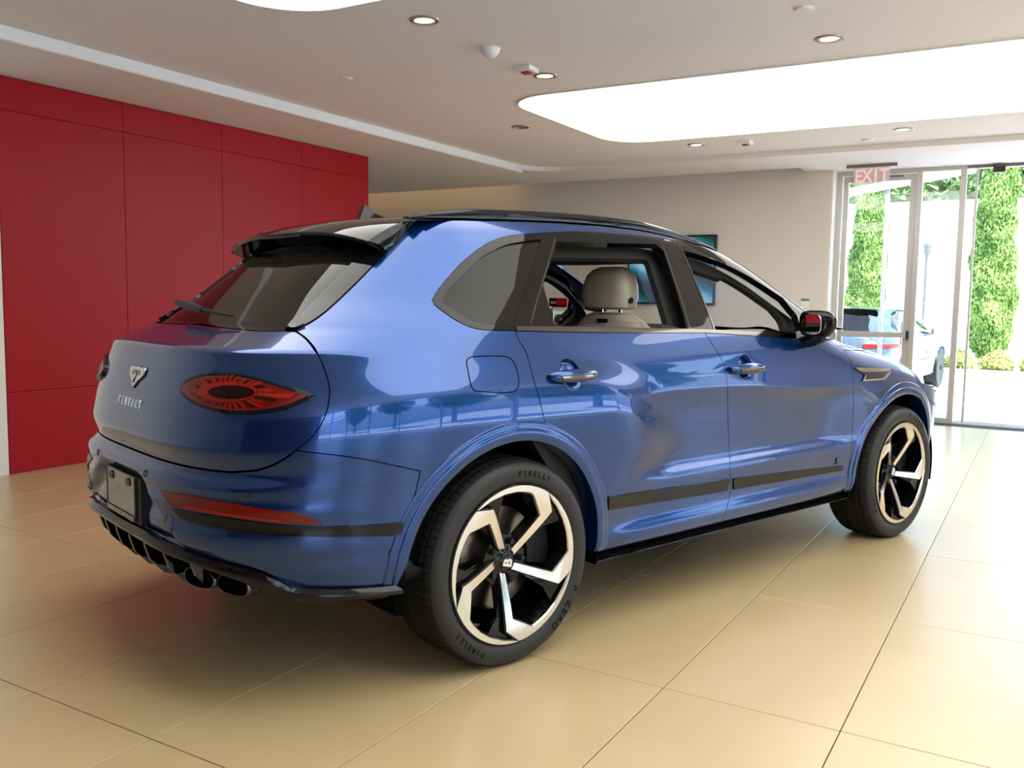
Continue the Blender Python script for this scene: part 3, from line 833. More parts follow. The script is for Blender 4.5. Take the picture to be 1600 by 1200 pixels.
# shared cut lines (traced, right side)
GATE_CUT = P(SB, [(458, 515), (479, 530), (498, 556), (511, 590), (515, 615), (508, 650), (490, 680), (462, 704)])
GATE_LOW = P(SB, [(462, 704), (441, 718), (421, 728), (402, 734)]) + [(.66, .793), (.5, .790), (.25, .789), (0, .789)]
BLADE_OUT = P(SB, [(458, 515), (479, 508), (510, 487), (557, 443), (605, 393)])
WING_OUT = P(SB, [(605, 393), (620, 379.5), (632, 366), (638, 356), (640, 350.5)])
WIN_R = P(SB, [(452, 512), (495, 466), (548, 413), (566, 385)])
QWIN_UP = P(SB, [(675, 468), (685, 452), (710, 422), (735, 399), (760, 381.5), (785, 371), (810, 366.5), (850, 364)])
QWIN_LO = P(SB, [(675, 468), (679, 476), (690, 485), (710, 499), (735, 511), (760, 515.5), (806, 517)])
ROOF_LINE = P(SB, [(850, 364), (900, 362), (969, 366), (1037, 373), (1092, 384), (1134, 401), (1175, 424), (1202, 445), (1230, 466), (1257, 486)])
def relax(L, k=6):
    A = np.array(L)
    for _ in range(k): A[1:-1] = .25 * A[:-2] + .5 * A[1:-1] + .25 * A[2:]
    return [tuple(q) for q in A]
ROOF_LINE = relax(ROOF_LINE)
DOOR_R = P(SB, [(806, 517), (811, 533), (822, 551), (835, 597), (845, 632), (852, 662)])
BUMP_TOP = P(SB, [(462, 704), (559, 716), (657, 736)])


def ang(p, cx=0.0):
    q = SB(np.array([p[0]]), np.array([p[1]]))[0]; return math.degrees(math.atan2(q[2] - WZ, q[0] - cx))


TOPZ = lambda x: float(ev(T_ROOF, x)) - .004
a_door = ang(DOOR_R[-1]); a_bump = 146
bump_end = arc(0, a_bump, a_bump, n=2)[0]
BUMP_TOP = BUMP_TOP + [bump_end]
top_edge = [(UL + x, TOPZ(x)) for x in np.linspace(1.62, .02, 40)]
wtop = []
_we = SB(np.array([WING_OUT[-1][0]]), np.array([WING_OUT[-1][1]]))[0]
for x in np.linspace(0, _we[0] + .012, 8)[1:]:
    z = max(TOPZ(x), WING_OUT[-1][1] + .004); wtop.append((u_at(SB, x, z), z))
apil = P(SB, [(1257, 486)], False)[0]
ap_top = []
for t in np.linspace(0, 1, 14):
    z = 1.30 + (TOPZ(1.62) - 1.30) * t; xx = ev(T_XW, z)
    ap_top.append((UL + (xx - XWO) + .52, z))
side = (ROOF_LINE[::-1] + QWIN_UP[::-1][1:] + QWIN_LO[1:] + DOOR_R[1:] + arc(0, a_door, a_bump)[1:] + BUMP_TOP[::-1][1:] + GATE_CUT[::-1][1:] + BLADE_OUT[1:] + WING_OUT[1:] + wtop[::-1] + top_edge[::-1] + ap_top[::-1])
put('body_side', panel_geo(SB, side), 'paint', car, label='blue quarter panel with roof pillar')
put('pillar_trim', panel_geo(SB, side, gap=.004, flange=0, off=-.035, inner=True, dz=.025, du=.05), 'headliner', car)

gate = both([(0, 1.246)] + P(SB, [(330, 510), (401, 517), (458, 517)]) + GATE_CUT[1:] + GATE_LOW[1:])
tailgate = put('tailgate', panel_geo(SB, gate), 'paint', car, mirror=False)[0]
glass_half = [(0, 1.254)] + P(SB, [(330, 507), (401, 514), (450, 514)]) + WIN_R + [(.5, 1.545), (.25, 1.57), (0, 1.575)]
put('rear_window', panel_geo(SB, both(glass_half[::-1]), gap=0, off=-.006, flange=.006), 'privacy', car, mirror=False, label='dark tinted rear window')
blade = BLADE_OUT + P(SB, [(605, 393), (570, 380)], False)[1:] + WIN_R[::-1] + P(SB, [(448, 515)], False)
put('window_blade', panel_geo(SB, blade, gap=.003, off=.004), 'gloss_black', car, label='gloss black blade beside the rear window')
# bumper
LIP_UP = P(SB, [(626, 911), (559, 917), (474, 917), (441, 907), (417, 895), (390, 887), (322, 869), (270, 849)]) + [(.25, .526), (0, .524)]
b_lo = u_at(SB, -.485, .372)
bump_half = [(u, z - .004) for u, z in GATE_LOW[::-1]][:-1] + BUMP_TOP + arc(0, a_bump, 181, S=SB)[1:] + LIP_UP
put('rear_bumper', panel_geo(SB, both(bump_half)), 'paint', car, mirror=False)
LIP_LO = P(SB, [(626, 930), (542, 937), (457, 939), (424, 929), (390, 911), (322, 884), (270, 864)]) + [(.25, .490), (0, .492)]
lip_half = LIP_UP[::-1] + LIP_LO
def even(L):
    A = np.array(sorted(L)); g = np.linspace(0, A[-1, 0], 160); v = np.interp(g, A[:, 0], A[:, 1])
    for _ in range(30): v[1:-1] = .25 * v[:-2] + .5 * v[1:-1] + .25 * v[2:]
    return np.stack([g, v], -1)
_lu, _ll = even(LIP_UP), even(LIP_LO)
LIP_UP = [tuple(q) for q in _lu[::-1]]; LIP_LO = [tuple(q) for q in _ll[::-1]]; lip_half = LIP_UP[::-1] + LIP_LO
def lip_off(u, z):
    u = np.abs(u); zu = np.interp(u, _lu[:, 0], _lu[:, 1]); zl = np.interp(u, _ll[:, 0], _ll[:, 1]); t = np.clip((zu - z) / np.maximum(zu - zl, .005), 0, 1)
    return .002 + .026 * np.sin(math.pi * np.clip(t * .92 + .04, 0, 1)) ** .7 + .004 * np.sin(2 * math.pi * t)
put('bumper_lip', panel_geo(SB, both(lip_half), gap=.001, off=lip_off, flange=.05, dz=.007), 'gloss_black', car, mirror=False, label='gloss black lower bumper lip')

# doors and front wing
B_CUT = P(SA, [(1101, 520), (1120, 549), (1131, 570), (1136, 598), (1137, 630), (1138, 670), (1141, 740), (1141, 768), (1133, 803), (1124, 822)])
F_CUT = P(SA, [(1303, 533), (1324, 555), (1332, 582), (1333, 644), (1329, 707), (1322, 750), (1313, 772)])
BELT_R = P(SA, [(806, 517), (900, 519), (1000, 520), (1101, 520)])
BELT_F = P(SA, [(1101, 520), (1180, 525), (1257, 530), (1303, 533)])
zb = .333
def xz(x, z): return (UL + x, z)
a_dr = ang(DOOR_R[-1]); x_b = SA(np.array([B_CUT[-1][0]]), np.array([B_CUT[-1][1]]))[0, 0]; x_f = SA(np.array([F_CUT[-1][0]]), np.array([F_CUT[-1][1]]))[0, 0]
def cup_loop(a, b_):
    (u0, z0), (u1, z1) = px2uv(SA, [a, b_]); uc, zc = (u0 + u1) / 2, (z0 + z1) / 2
    return [(uc + .056 * math.copysign(abs(math.cos(t)) ** .9, math.cos(t)), zc + .060 * math.sin(t)) for t in np.linspace(0, 2 * math.pi, 40, endpoint=False)], uc, zc, u0, u1
HANDLES = [cup_loop((858, 587), (925, 584)), cup_loop((1140, 576), (1188, 573))]
rdoor = BELT_R[::-1] + P(SA, [(806, 517), (811, 533), (822, 551), (835, 597), (845, 632), (852, 662)])[1:] + arc(0, a_dr, math.degrees(math.asin((zb - WZ) / RA)))[1:] + [xz(x_b, zb)] + B_CUT[::-1][1:]
put('rear_door', panel_geo(SA, rdoor, holes=[HANDLES[0][0]]), 'paint', car)
fdoor = BELT_F[::-1] + B_CUT[1:-1] + [xz(x_b, zb), xz(x_f, zb)] + F_CUT[::-1][1:]
put('front_door', panel_geo(SA, fdoor, holes=[HANDLES[1][0]]), 'paint', car)
fa0 = 182
wtopf = [(UL + x, float(ev(T_FTOP, x)) - .004) for x in np.linspace(3.12, F_CUT[0][0] - UL - .03, 30)]
fender = wtopf + [F_CUT[0]] + F_CUT[1:-1] + [xz(x_f, zb)] + arc(WB, 185, 50)[0:]
fnose = [(UL + 3.10, .88), (UL + 3.16, .97)]
fender = wtopf + F_CUT[:-1] + [xz(x_f, zb)] + arc(WB, 185, 62) + [(UL + 3.26, .90), (UL + 3.2, .97)]
put('front_wing', panel_geo(SA, fender), 'paint', car)
UE = UL + 3.18 + 1.25
nose = arc(WB, 62, 0) + [(UL + 3.60, .36), (UE, .36), (UE, .88), (UL + 3.18 + .8, .86), (UL + 3.5, .86), (UL + 3.26, .90)]
put('front_bumper', panel_geo(SA, nose), 'paint', car)

# arch lips: proud rolled edge round each wheel opening
def arch_lip(cx, a0, a1, front):
    S = SA if front else SB
    prof = [(.462, -.07), (.462, .002), (.4635, .0075), (.467, .0098), (.485, .0115), (.499, .0112), (.503, .0098), (.505, .0055), (.508, .0045), (.520, .0042), (.531, .0035), (.534, .0024), (.5355, .0)]
    n = 110; V = []; F = []
    for i in range(n):
        a = math.radians(a0 + (a1 - a0) * i / (n - 1))
        for r, o in prof:
            x = cx + r * math.cos(a); z = WZ + r * math.sin(a); u = u_at(S, x, z)
            p = S(np.array([u]), np.array([z]))[0]; V.append((p[0], p[1] - o, p[2]))
    k = len(prof)
    for i in range(n - 1):
        F += [(i * k + j, i * k + j + 1, (i + 1) * k + j + 1, (i + 1) * k + j) for j in range(k - 1)]
    V = np.array(V)
    for s in (1, -1):
        mb = MB(); mb.add(V * (1, s, 1), F if s > 0 else [q[::-1] for q in F]); o = mb.build('arch_lip', 'paint', car, smooth=True)


arch_lip(0, -5, 181, False)
arch_lip(WB, -8, 186, True)
for cx in (0, WB):
    for s in (1, -1):
        mb = MB(); prof = [(.47, -.955), (.50, -.93), (.50, -.55), (.1, -.55)]
        n = 40; v = []; f = []
        for i in range(n + 1):
            a = math.radians(-12 + 204 * i / n)
            for r, y in prof: v.append((cx + r * math.cos(a), y * s, WZ + r * math.sin(a)))
        for i in range(n): f += [(i * 4 + j, i * 4 + j + 1, i * 4 + 5 + j, i * 4 + 4 + j) for j in range(3)]
        mb.add(v, f); mb.build('wheel_arch_liner', 'dark', car, smooth=True)

# side window surrounds
DIV = P(SB, [(850, 364), (806, 511)], False)
q_out = QWIN_UP[:-1] + DIV + P(SB, [(805, 516)], False) + QWIN_LO[::-1][1:-1]
q_in = P(SB, [(690, 468), (700, 452), (722, 430), (747, 406), (772, 391), (797, 381), (845, 374)]) + P(SB, [(845, 374), (803, 508)], False)[1:] + P(SB, [(803, 508), (767, 508), (735, 501), (710, 486), (691, 473)])[1:]
put('quarter_window_frame', panel_geo(SB, q_out, holes=[q_in], gap=0, off=.002, flange=.02), 'gloss_black', car)
put('quarter_window', panel_geo(SB, q_in, gap=-.004, off=-.008, flange=.004), 'quarter_pane', car, label='dark tinted quarter window')
JO = P(SB, [(1043, 374), (1098, 517)], False)
rl = [p for p in ROOF_LINE if p[0] < JO[0][0]]
r_out = rl + JO + P(SB, [(806, 511)], False)
r_in = P(SB, [(870, 378), (1024, 382)], False) + P(SB, [(1024, 382), (1036, 392), (1073, 514)], False)[1:] + P(SB, [(866, 509), (848, 446)], False)
r_in = dens(r_in, .02)
put('rear_window_frame', panel_geo(SB, r_out, holes=[r_in], gap=0, off=.002, flange=.035), 'gloss_black', car)
fl = [p for p in ROOF_LINE if p[0] >= JO[0][0]]
f_out = [JO[0]] + fl + P(SB, [(1262, 500), (1257, 524)], False) + [JO[1]]
f_in = relax(P(SB, [(1064, 392), (1078, 394), (1120, 408), (1161, 427), (1197, 449), (1223, 466)])) + P(SB, [(1249, 519), (1117, 516)], False)
put('front_window_frame', panel_geo(SB, f_out, holes=[f_in], gap=0, off=.002, flange=.035), 'gloss_black', car)
lf = P(SB, [(1114, 517), (1150, 512.5), (1200, 513), (1250, 520)], True) + P(SB, [(1200, 527), (1130, 523)], False)
put('front_side_window', panel_geo(SB, lf, gap=0, off=-.016, flange=.004), 'clear_glass', car, label='lowered front side window')
for o_, h_ in ((r_out, r_in), (f_out, f_in)):
    put('inner_window_trim', panel_geo(SB, o_, holes=[inset(dens(h_, .02), .028)], gap=.006, off=-.075, flange=.03, du=.05, dz=.03), 'headliner', car)
# the rear door glass is wound down: only its top edge stands above the sill
lg = P(SB, [(866, 511), (935, 503), (985, 501), (1050, 506), (1072, 515)], True) + P(SB, [(1000, 519)], False)
put('rear_side_window', panel_geo(SB, lg, gap=0, off=-.016, flange=.004), 'clear_glass', car, label='lowered rear side window')
belt = BELT_R[:-1] + BELT_F[:-4] + P(SA, [(1256, 523), (1180, 518.5), (1100, 515), (1000, 513), (900, 511), (806, 510.5)])
put('belt_strip', panel_geo(SA, belt, gap=0, off=.005, flange=.02), 'dark_chrome', car)
# dividing bright strips on the pillars
for a, b, w in (((866, 371), (827, 507), 2.0), ((1030, 378), (1076, 514), 2.0), ((1058, 382), (1115, 516), 2.0)):
    q = P(SB, [a, b, (b[0] + w, b[1]), (a[0] + w, a[1])], False)
    put('pillar_strip', panel_geo(SB, q, gap=0, off=.004, flange=.004), 'dark_chrome', car)

# roof, windscreen, bonnet
xs = np.linspace(-.175, 1.64, 70); ts = np.linspace(-1, 1, 41)
V = []; F = []
for xr_ in xs:
    for t in ts:
        x = xr_ - .24 * abs(t) ** 3 * max(0, (xr_ - .6) / 1.04) ** 3
        zt = float(ev(T_ROOF, x)) - .004; yt = float(halfw(np.array([x]), np.array([zt]), False)[0]); zc = float(ev(T_CROWN, x))
        V.append((x, yt * t, zt + (zc - zt) * (1 - abs(t) ** 2.2) ** .9))
n = len(ts)
F = [(i * n + j, (i + 1) * n + j, (i + 1) * n + j + 1, i * n + j + 1) for i in range(len(xs) - 1) for j in range(n - 1)]
mesh_obj('roof', V, F, 'paint', car, smooth=True)
mesh_obj('headliner', [(v[0], v[1] * .97, v[2] - .075) for v in V], [f[::-1] for f in F], 'headliner', car, smooth=True)
UW = UL
ws = []
us = np.linspace(.50, 1.25, 20); zs = np.linspace(1.15, 1.645, 26); V = []; F = []
for zz in zs:
    for s_ in (1, -1):
        for q in (us if s_ > 0 else us[::-1][1:]):
            p = SB(np.array([UL + float(ev(T_XW, zz)) - XWO + q]), np.array([zz]))[0]; V.append((p[0], p[1] * s_, p[2]))
n = 39
F = [(i * n + j, i * n + j + 1, (i + 1) * n + j + 1, (i + 1) * n + j) for i in range(len(zs) - 1) for j in range(n - 1)]
mesh_obj('windscreen', V, F, 'clear_glass', car, smooth=True)
xs = np.concatenate([np.linspace(2.15, 3.3, 40), np.linspace(3.32, 3.86, 20)]); ts = np.linspace(-1, 1, 41); V = []
for x in xs:
    zt = float(ev(T_FTOP, x)) - .004
    if x <= 3.3: yt = float(halfw(np.array([x]), np.array([zt]), True)[0])
    else: yt = .76 * max(.02, 1 - ((x - 3.3) / .57) ** 2.2) ** .5
    for t in ts: V.append((x, yt * t, zt + (.045 + .01 * (x > 3.3)) * (1 - abs(t) ** 2.5) + .02 * math.exp(-((abs(t) - .62) / .1) ** 2) * (x < 3.7)))
n = len(ts); F = [(i * n + j, (i + 1) * n + j, (i + 1) * n + j + 1, i * n + j + 1) for i in range(len(xs) - 1) for j in range(n - 1)]
mesh_obj('bonnet', V, F, 'paint', car, smooth=True)
# closed dark inner body so that gaps read dark, floor of the cabin and underbody
def hull(z0, z1, d, name, m, x0, x1, zn=8, S=SA):
    us = np.linspace(u_at(S, x0, .8), UL + x1, 60); zs = np.linspace(z0, z1, zn); V = []; F = []
    for z in zs:
        q = S(us, np.full_like(us, z)); nn = snormal(S, us, np.full_like(us, z)); V += list(q - nn * d)
    k = len(us)
    F = [(i * k + j, i * k + j + 1, (i + 1) * k + j + 1, (i + 1) * k + j) for i in range(zn - 1) for j in range(k - 1)]
    V = np.array(V)
    for s in (1, -1): mesh_obj(name, V * (1, s, 1), F if s > 0 else [f[::-1] for f in F], m, car)
hull(.34, 1.17, .05, 'inner_door_shell', 'dark', .52, 2.42)
us = np.linspace(0, 1.10, 40); zs = np.linspace(.42, 1.2, 10); V = []
for z in zs: V += list(SB(us, np.full_like(us, z)) - snormal(SB, us, np.full_like(us, z)) * .05)
F = [(i * 40 + j, i * 40 + j + 1, (i + 1) * 40 + j + 1, (i + 1) * 40 + j) for i in range(9) for j in range(39)]
V = np.array(V)
for s in (1, -1): mesh_obj('inner_tail_shell', V * (1, s, 1), F if s > 0 else [f[::-1] for f in F], 'dark', car)
mb = MB(); mb.box(-.45, 3.6, -.50, .50, .27, .42); mb.prism([(-.80, .36), (-.45, .29), (-.45, .6), (-.80, .6)], -.5, .5, axis=1); mb.box(.56, 2.44, -.86, .86, .275, .42); mb.build('underbody', 'dark', car)
# side skirts: dark sill with a slim bright-edged blade
for s in (1, -1):
    x0, x1 = .47, 2.46
    def ext(sec, nm, m, par):
        v = [(x, y * s, z) for x in (x0, x1) for y, z in sec]; k = len(sec)
        f = [(i, (i + 1) % k, k + (i + 1) % k, k + i) for i in range(k)] + [tuple(range(k - 1, -1, -1)), tuple(range(k, 2 * k))]
        mb = MB(); mb.add(v, f if s < 0 else [q[::-1] for q in f]); return mb.build(nm, m, par)
    sk = ext([(-.80, .36), (-.925, .336), (-.905, .312), (-.93, .304), (-.93, .298), (-.80, .296)], 'side_skirt', 'dark', car)
    ext([(-.93, .3045), (-.952, .3035), (-.953, .2985), (-.93, .298)], 'skirt_blade', 'gloss_black', sk)

# spoiler over the rear window, running into wings at the roof sides
def zroof(x, y):
    zt = float(ev(T_ROOF, x)) - .004; yt = float(halfw(np.array([x]), np.array([zt]), False)[0]); zc = float(ev(T_CROWN, x))
    return zt + (zc - zt) * max(0.0, 1 - min(1.0, abs(y) / yt) ** 2.2) ** .9
SPY = .59
def sp_top(y, q):
    t = abs(y) / SPY; xt = -.435 + .045 * t ** 4; zt = 1.615 - .052 * t ** 3; xj = -.17
    J = np.array([xj, y, zroof(xj, y) + .003]); K = np.array([xt, y, zt]); return J * (1 - q) + K * q + np.array([0, 0, .014 * 4 * q * (1 - q)])
ys = np.linspace(-SPY, SPY, 61); qs = np.linspace(0, 1, 9); V = []
for y in ys:
    t = abs(y) / SPY; e_ = sp_top(y, 1)
    V += [sp_top(y, q) for q in qs] + [e_ + (-.001, 0, -.006), e_ + (.004, 0, -.013), e_ + (.03, 0, -.02), e_ + (.08, 0, -.045), np.array([-.30, y, 1.535])]
k = len(qs) + 5; n = len(ys); F = [(i * k + j, i * k + j + 1, (i + 1) * k + j + 1, (i + 1) * k + j) for i in range(n - 1) for j in range(k - 1)] + [tuple(range(k)), tuple((n - 1) * k + j for j in range(k))[::-1]]
mb = MB(); mb.add(V, [f[::-1] for f in F]); sp = mb.build('roof_spoiler', 'gloss_black', car, smooth=True); sp['label'] = 'gloss black roof spoiler'
mb = MB(); mb.box(-.438, -.428, -.17, .17, 1.596, 1.606); mb.build('high_brake_light', 'lamp_dark', sp)
def sbp(p, o=0.0):
    q = SB(np.array([p[0]]), np.array([p[1]])); return (q + snormal(SB, np.array([p[0]]), np.array([p[1]])) * o)[0]
WO = [sbp(p, .001) for p in WING_OUT[::-1]]; V = []; nq = len(WO); k = 9
for i, R_ in enumerate(WO):
    L_ = sp_top(-SPY, i / (nq - 1))
    for j in range(k): t = j / (k - 1); V.append(L_ + (R_ - L_) * t + np.array([-.35, -.6, .7]) * .010 * 4 * t * (1 - t))
V = np.array(V); F = [(i * k + j, (i + 1) * k + j, (i + 1) * k + j + 1, i * k + j + 1) for i in range(nq - 1) for j in range(k - 1)]
for s in (1, -1): mesh_obj('spoiler_wing', V * (1, s, 1), F if s > 0 else [f[::-1] for f in F], 'gloss_black', car, smooth=True)
foot = P(SB, [(446, 515.5), (456, 505), (466, 497), (472, 500), (476, 509), (462, 515)], False)
put('blade_foot', panel_geo(SB, foot, gap=0, off=.010, flange=.012), 'gloss_black', car)
# ------------------------------------------------------------------ wheels
RR = .3006                                             # radius of the rim edge


def pol(r, a): a = math.radians(a); return (r * RR * math.cos(a), r * RR * math.sin(a))


def rec(r):                                            # how far the wheel face is dished in at relative radius r
    t = np.clip((.86 - r) / .72, 0, 1); return .066 * t ** 1.25


def spoke_loop(grow=0.0):
    pts = []
    def seg(a, b, k):
        A, B = np.array(pol(*a)), np.array(pol(*b))
        for i in range(k): pts.append(tuple(A + (B - A) * i / k))
    seg((.135, -56), (.83, -27.5), 10); seg((.83, -27.5), (.985, -14), 4)
    for a in np.linspace(-14, 57, 22): pts.append(pol(.985, a))
    inn = [(.975, 56), (.942, 43), (.925, 30), (.915, 18), (.905, 9), (.90, 3)]
    for r, a in inn: pts.append(pol(r, a))
    seg((.885, 0), (.70, -19), 5); seg((.70, -19), (.135, -18), 9); pts.append(pol(.135, -18))
    if grow: pts = inset(pts, -grow)
    return pts


def tri_fill(loop, step):
    lp = dens(loop, step); P_ = np.array(lp)
    g = np.arange(-.31, .311, step); U, Z = np.meshgrid(g, g); G = np.stack([U.ravel(), Z.ravel()], -1); G = G[inside(G, [lp])]
    d = ((G[:, None] - P_[None]) ** 2).sum(-1).min(1) if len(G) else np.zeros(0); G = G[d > (.4 * step) ** 2]
    A = np.concatenate([P_, G]); n = len(lp)
    r = delaunay_2d_cdt([Vector(map(float, a)) for a in A], [(i, (i + 1) % n) for i in range(n)], [], 0, 1e-7)
    A = np.array([tuple(v) for v in r[0]]); T = np.array([tuple(f) for f in r[2]]); c = A[T].mean(1); T = T[inside(c, [lp])]
    return A, T, lp


def plate_on_dish(loop, y0, thick, step=.012):
    """a plate following the dish of the wheel, its face at y0 outwards (-y), walls going inwards"""
    A, T, lp = tri_fill(loop, step)
    rr = np.hypot(A[:, 0], A[:, 1]) / RR
    V = [(a[0], -y0 + rec(r), a[1]) for a, r in zip(A, rr)]
    F = []
    for t in T:
        p, q, s = A[t[0]], A[t[1]], A[t[2]]
        cr = (q[0] - p[0]) * (s[1] - p[1]) - (q[1] - p[1]) * (s[0] - p[0])
        F.append(tuple(t) if cr > 0 else tuple(t[::-1]))
    b = len(V); L = np.array(lp); lr = np.hypot(L[:, 0], L[:, 1]) / RR
    if area2(lp) < 0: L = L[::-1]; lr = lr[::-1]
    k = len(L)
    V += [(a[0], -y0 + rec(r), a[1]) for a, r in zip(L, lr)] + [(a[0] * .985, -y0 + rec(r) + thick, a[1] * .985) for a, r in zip(L, lr)]
    F += [(b + i, b + k + i, b + k + (i + 1) % k, b + (i + 1) % k) for i in range(k)]
    return V, F


def rot_y(V, a):
    c, s = math.cos(a), math.sin(a); return [(x * c - z * s, y, x * s + z * c) for x, y, z in V]


def tyre_mesh():
    prof = [(.292, .018), (.302, .004), (.312, -.004), (.330, -.010), (.350, -.010), (.366, -.004), (.378, .010), (.386, .024),
            (.3895, .036), (.3905, .050), (.382, .052), (.382, .060), (.3915, .062), (.392, .098), (.383, .100), (.383, .110), (.392, .112), (.392, .150), (.383, .152), (.383, .162), (.392, .164),
            (.3915, .202), (.382, .204), (.382, .212), (.3905, .214), (.389, .232), (.384, .246), (.372, .262), (.35, .272), (.32, .268), (.292, .25)]
    n = 480; k = len(prof); V = []; F = []; FM = []
    for i in range(n):
        a = 2 * math.pi * i / n; ca, sa = math.cos(a), math.sin(a)
        for j, (r, y) in enumerate(prof):
            if i % 6 == 0 and (7 <= j <= 9 or 24 <= j <= 26 or 12 <= j <= 13 or 20 <= j <= 21): r -= .0045
            V.append((r * ca, y, r * sa))
    for i in range(n):
        i2 = (i + 1) % n
        for j in range(k - 1): F.append((i * k + j, i * k + j + 1, i2 * k + j + 1, i2 * k + j)); FM.append(1 if 6 <= j <= 26 else 0)
    return V, F, FM


def ring_text(body, size, radius, ang0, y, spread, W):
    for i, ch in enumerate(body):
        if ch == ' ': continue
        v, f = text_mesh(ch, size, .0012, bold=.0006, xs=1.15)
        t = ang0 - spread * (i - (len(body) - 1) / 2) - math.pi / 2
        V = [(x * math.cos(t) - (radius + yy) * math.sin(t), y - zz, x * math.sin(t) + (radius + yy) * math.cos(t)) for x, yy, zz in v]
        mesh_obj('tyre_letter', V, f, 'letter', W)


_tv, _tf, _tm = tyre_mesh()
_spoke_face = plate_on_dish(spoke_loop(), .006, .006)
_spoke_body = plate_on_dish(spoke_loop(.006), .001, .055)
_spoke_back = None


def build_wheel(cx, side, spin, front):
    """wheel with its outer face at y = -0.985 (right) or +0.985 (left)"""
    root = MB()
    # rim barrel and flange
    root.lathe([(.3005, .006), (.3005, -.002), (.296, -.003), (.290, .004), (.284, .02), (.279, .06), (.272, .10), (.268, .20), (.285, .24)], 96, 'y')
    W = root.build('wheel', 'gloss_black', car, smooth=True)
    s = 1 if side < 0 else -1
    parts = []
    o = mesh_obj('tyre', _tv, _tf, 'rubber', W, smooth=True, mats=['rubber', 'tread'], fmat=_tm); parts.append(o)
    o.data.set_sharp_from_angle(angle=math.radians(40))
    for kk in range(5):
        a = math.radians(spin + 72 * kk)
        b = MB(); b.add(rot_y(_spoke_body[0], a), _spoke_body[1]); ob = b.build('spoke', 'gloss_black', W, smooth=True)
        b = MB(); b.add(rot_y(_spoke_face[0], a), _spoke_face[1]); of = b.build('polished_face', 'polished', W, smooth=True)
        # dark web from hub to rim beside the polished arm
        w = MB(); ww = []
        for r, d0, d1 in ((.12, -62, -8), (.40, -38, -26), (.68, -37, -24), (.93, -44, -22)):
            for an, dy in ((d0, .03), (d0, .012), (d1, .012), (d1, .03)):
                x, z = pol(r, an); ww.append((x, rec(r) + dy, z))
        f = []
        for i in range(3): f += [(i * 4 + q, i * 4 + (q + 1) % 4, i * 4 + 4 + (q + 1) % 4, i * 4 + 4 + q) for q in range(4)]
        w.add(rot_y(ww, a), f); w.build('spoke_web', 'gloss_black', W)
        bt = MB(); x, z = pol(.255, spin + 72 * kk - 0)
        bt.lathe([(0, -.006), (.010, -.0045), (.0125, .002), (.0125, .03)], 14, 'y', (x, .048, z)); bt.build('wheel_bolt', 'satin_black', W, smooth=True)
    hub = MB(); hub.lathe([(0, .050), (.03, .050), (.036, .053), (.06, .062), (.10, .064), (.10, .12)], 40, 'y'); hub.build('hub', 'gloss_black', W, smooth=True)
    cap = MB(); cap.lathe([(0, .043), (.028, .0435), (.033, .047), (.033, .06)], 32, 'y'); cap.build('hub_cap', 'gloss_black', W, smooth=True)
    v, f = text_mesh('B', .056, .0015, bold=.002)
    v = v - v.mean(0); a = math.radians(75 if not front else -25)
    V = [(x * math.cos(a) - y * math.sin(a), .0425 - z, x * math.sin(a) + y * math.cos(a)) for x, y, z in v]
    mesh_obj('hub_emblem', V, f, 'white_metal', W)['label'] = 'white letter B emblem'
    d = MB(); d.lathe([(.09, .125), (.10, .118), (.198, .118), (.2, .13), (.09, .135)], 48, 'y'); d.build('brake_disc', 'disc', W, smooth=True)
    c = MB(); n = 12
    for i in range(n + 1):
        pass
    pr = [(.135, -14), (.135, 34), (.245, 34), (.245, -14)]
    poly = []
    for r, a0, a1 in ((.135, -14, 34), (.245, 34, -14)):
        for i in range(9): t = math.radians(a0 + (a1 - a0) * i / 8); poly.append((r * math.cos(t), r * math.sin(t)))
    c.prism(poly, .085, .15, axis=1); c.build('brake_caliper', 'satin_black', W)
    bk = MB(); bk.lathe([(0, .16), (.266, .16)], 40, 'y'); bk.build('brake_shield', 'dark', W)
    for body, size, ang0, spread in (('PIRELLI', .030, 76 if not front else 200, .072), ('P ZERO', .036, -40 if not front else 66, .098), ('PIRELLI', .030, 230 if not front else 330, .072)):
        ring_text(body, size, .340, math.radians(ang0), -.0095, spread, W)
    W.location = (cx, -.985 * s, WZ)
    if s < 0: W.rotation_euler = (0, 0, math.pi)
    return W


build_wheel(0, -1, 0, False)
build_wheel(WB, -1, 12, True)
build_wheel(0, 1, 20, False)
build_wheel(WB, 1, 40, True)

# ------------------------------------------------------------------ lamps, trim, badges on the tail
def ell(cx, cy, rx, ry, n=36, rot=0):
    c, s = math.cos(rot), math.sin(rot)
    return [(cx + rx * math.cos(t) * c - ry * math.sin(t) * s, cy + rx * math.cos(t) * s + ry * math.sin(t) * c) for t in np.linspace(0, 2 * math.pi, n, endpoint=False)]


def closed(S, pts):
    return px2uv(S, smooth_line(list(pts) + [pts[0]], 5.0)[:-1])


LAMP_PX = [(285.5, 611), (288, 602), (296, 595), (308, 589.5), (325, 585.5), (345, 584), (380, 586.5), (415, 595), (448, 606), (475, 614), (492, 618.5), (472, 629), (447, 639), (415, 645), (382, 647.5), (350, 645.5), (325, 640), (306, 632), (293, 623), (287, 617)]
lamp_uv = closed(SB, LAMP_PX)
L = np.array(lamp_uv); lc = np.array([(L[:, 0].min() + L[:, 0].max()) / 2 - .03, (L[:, 1].min() + L[:, 1].max()) / 2]); lr = np.array([(L[:, 0].max() - L[:, 0].min()) / 2 + .03, (L[:, 1].max() - L[:, 1].min()) / 2])


def dome(h, base, k=1.0):
    def f(u, z):
        r2 = ((np.abs(u) - lc[0]) / lr[0]) ** 2 + ((z - lc[1]) / lr[1]) ** 2
        return base + h * np.clip(1 - r2 * k, 0, 1) ** .6
    return f


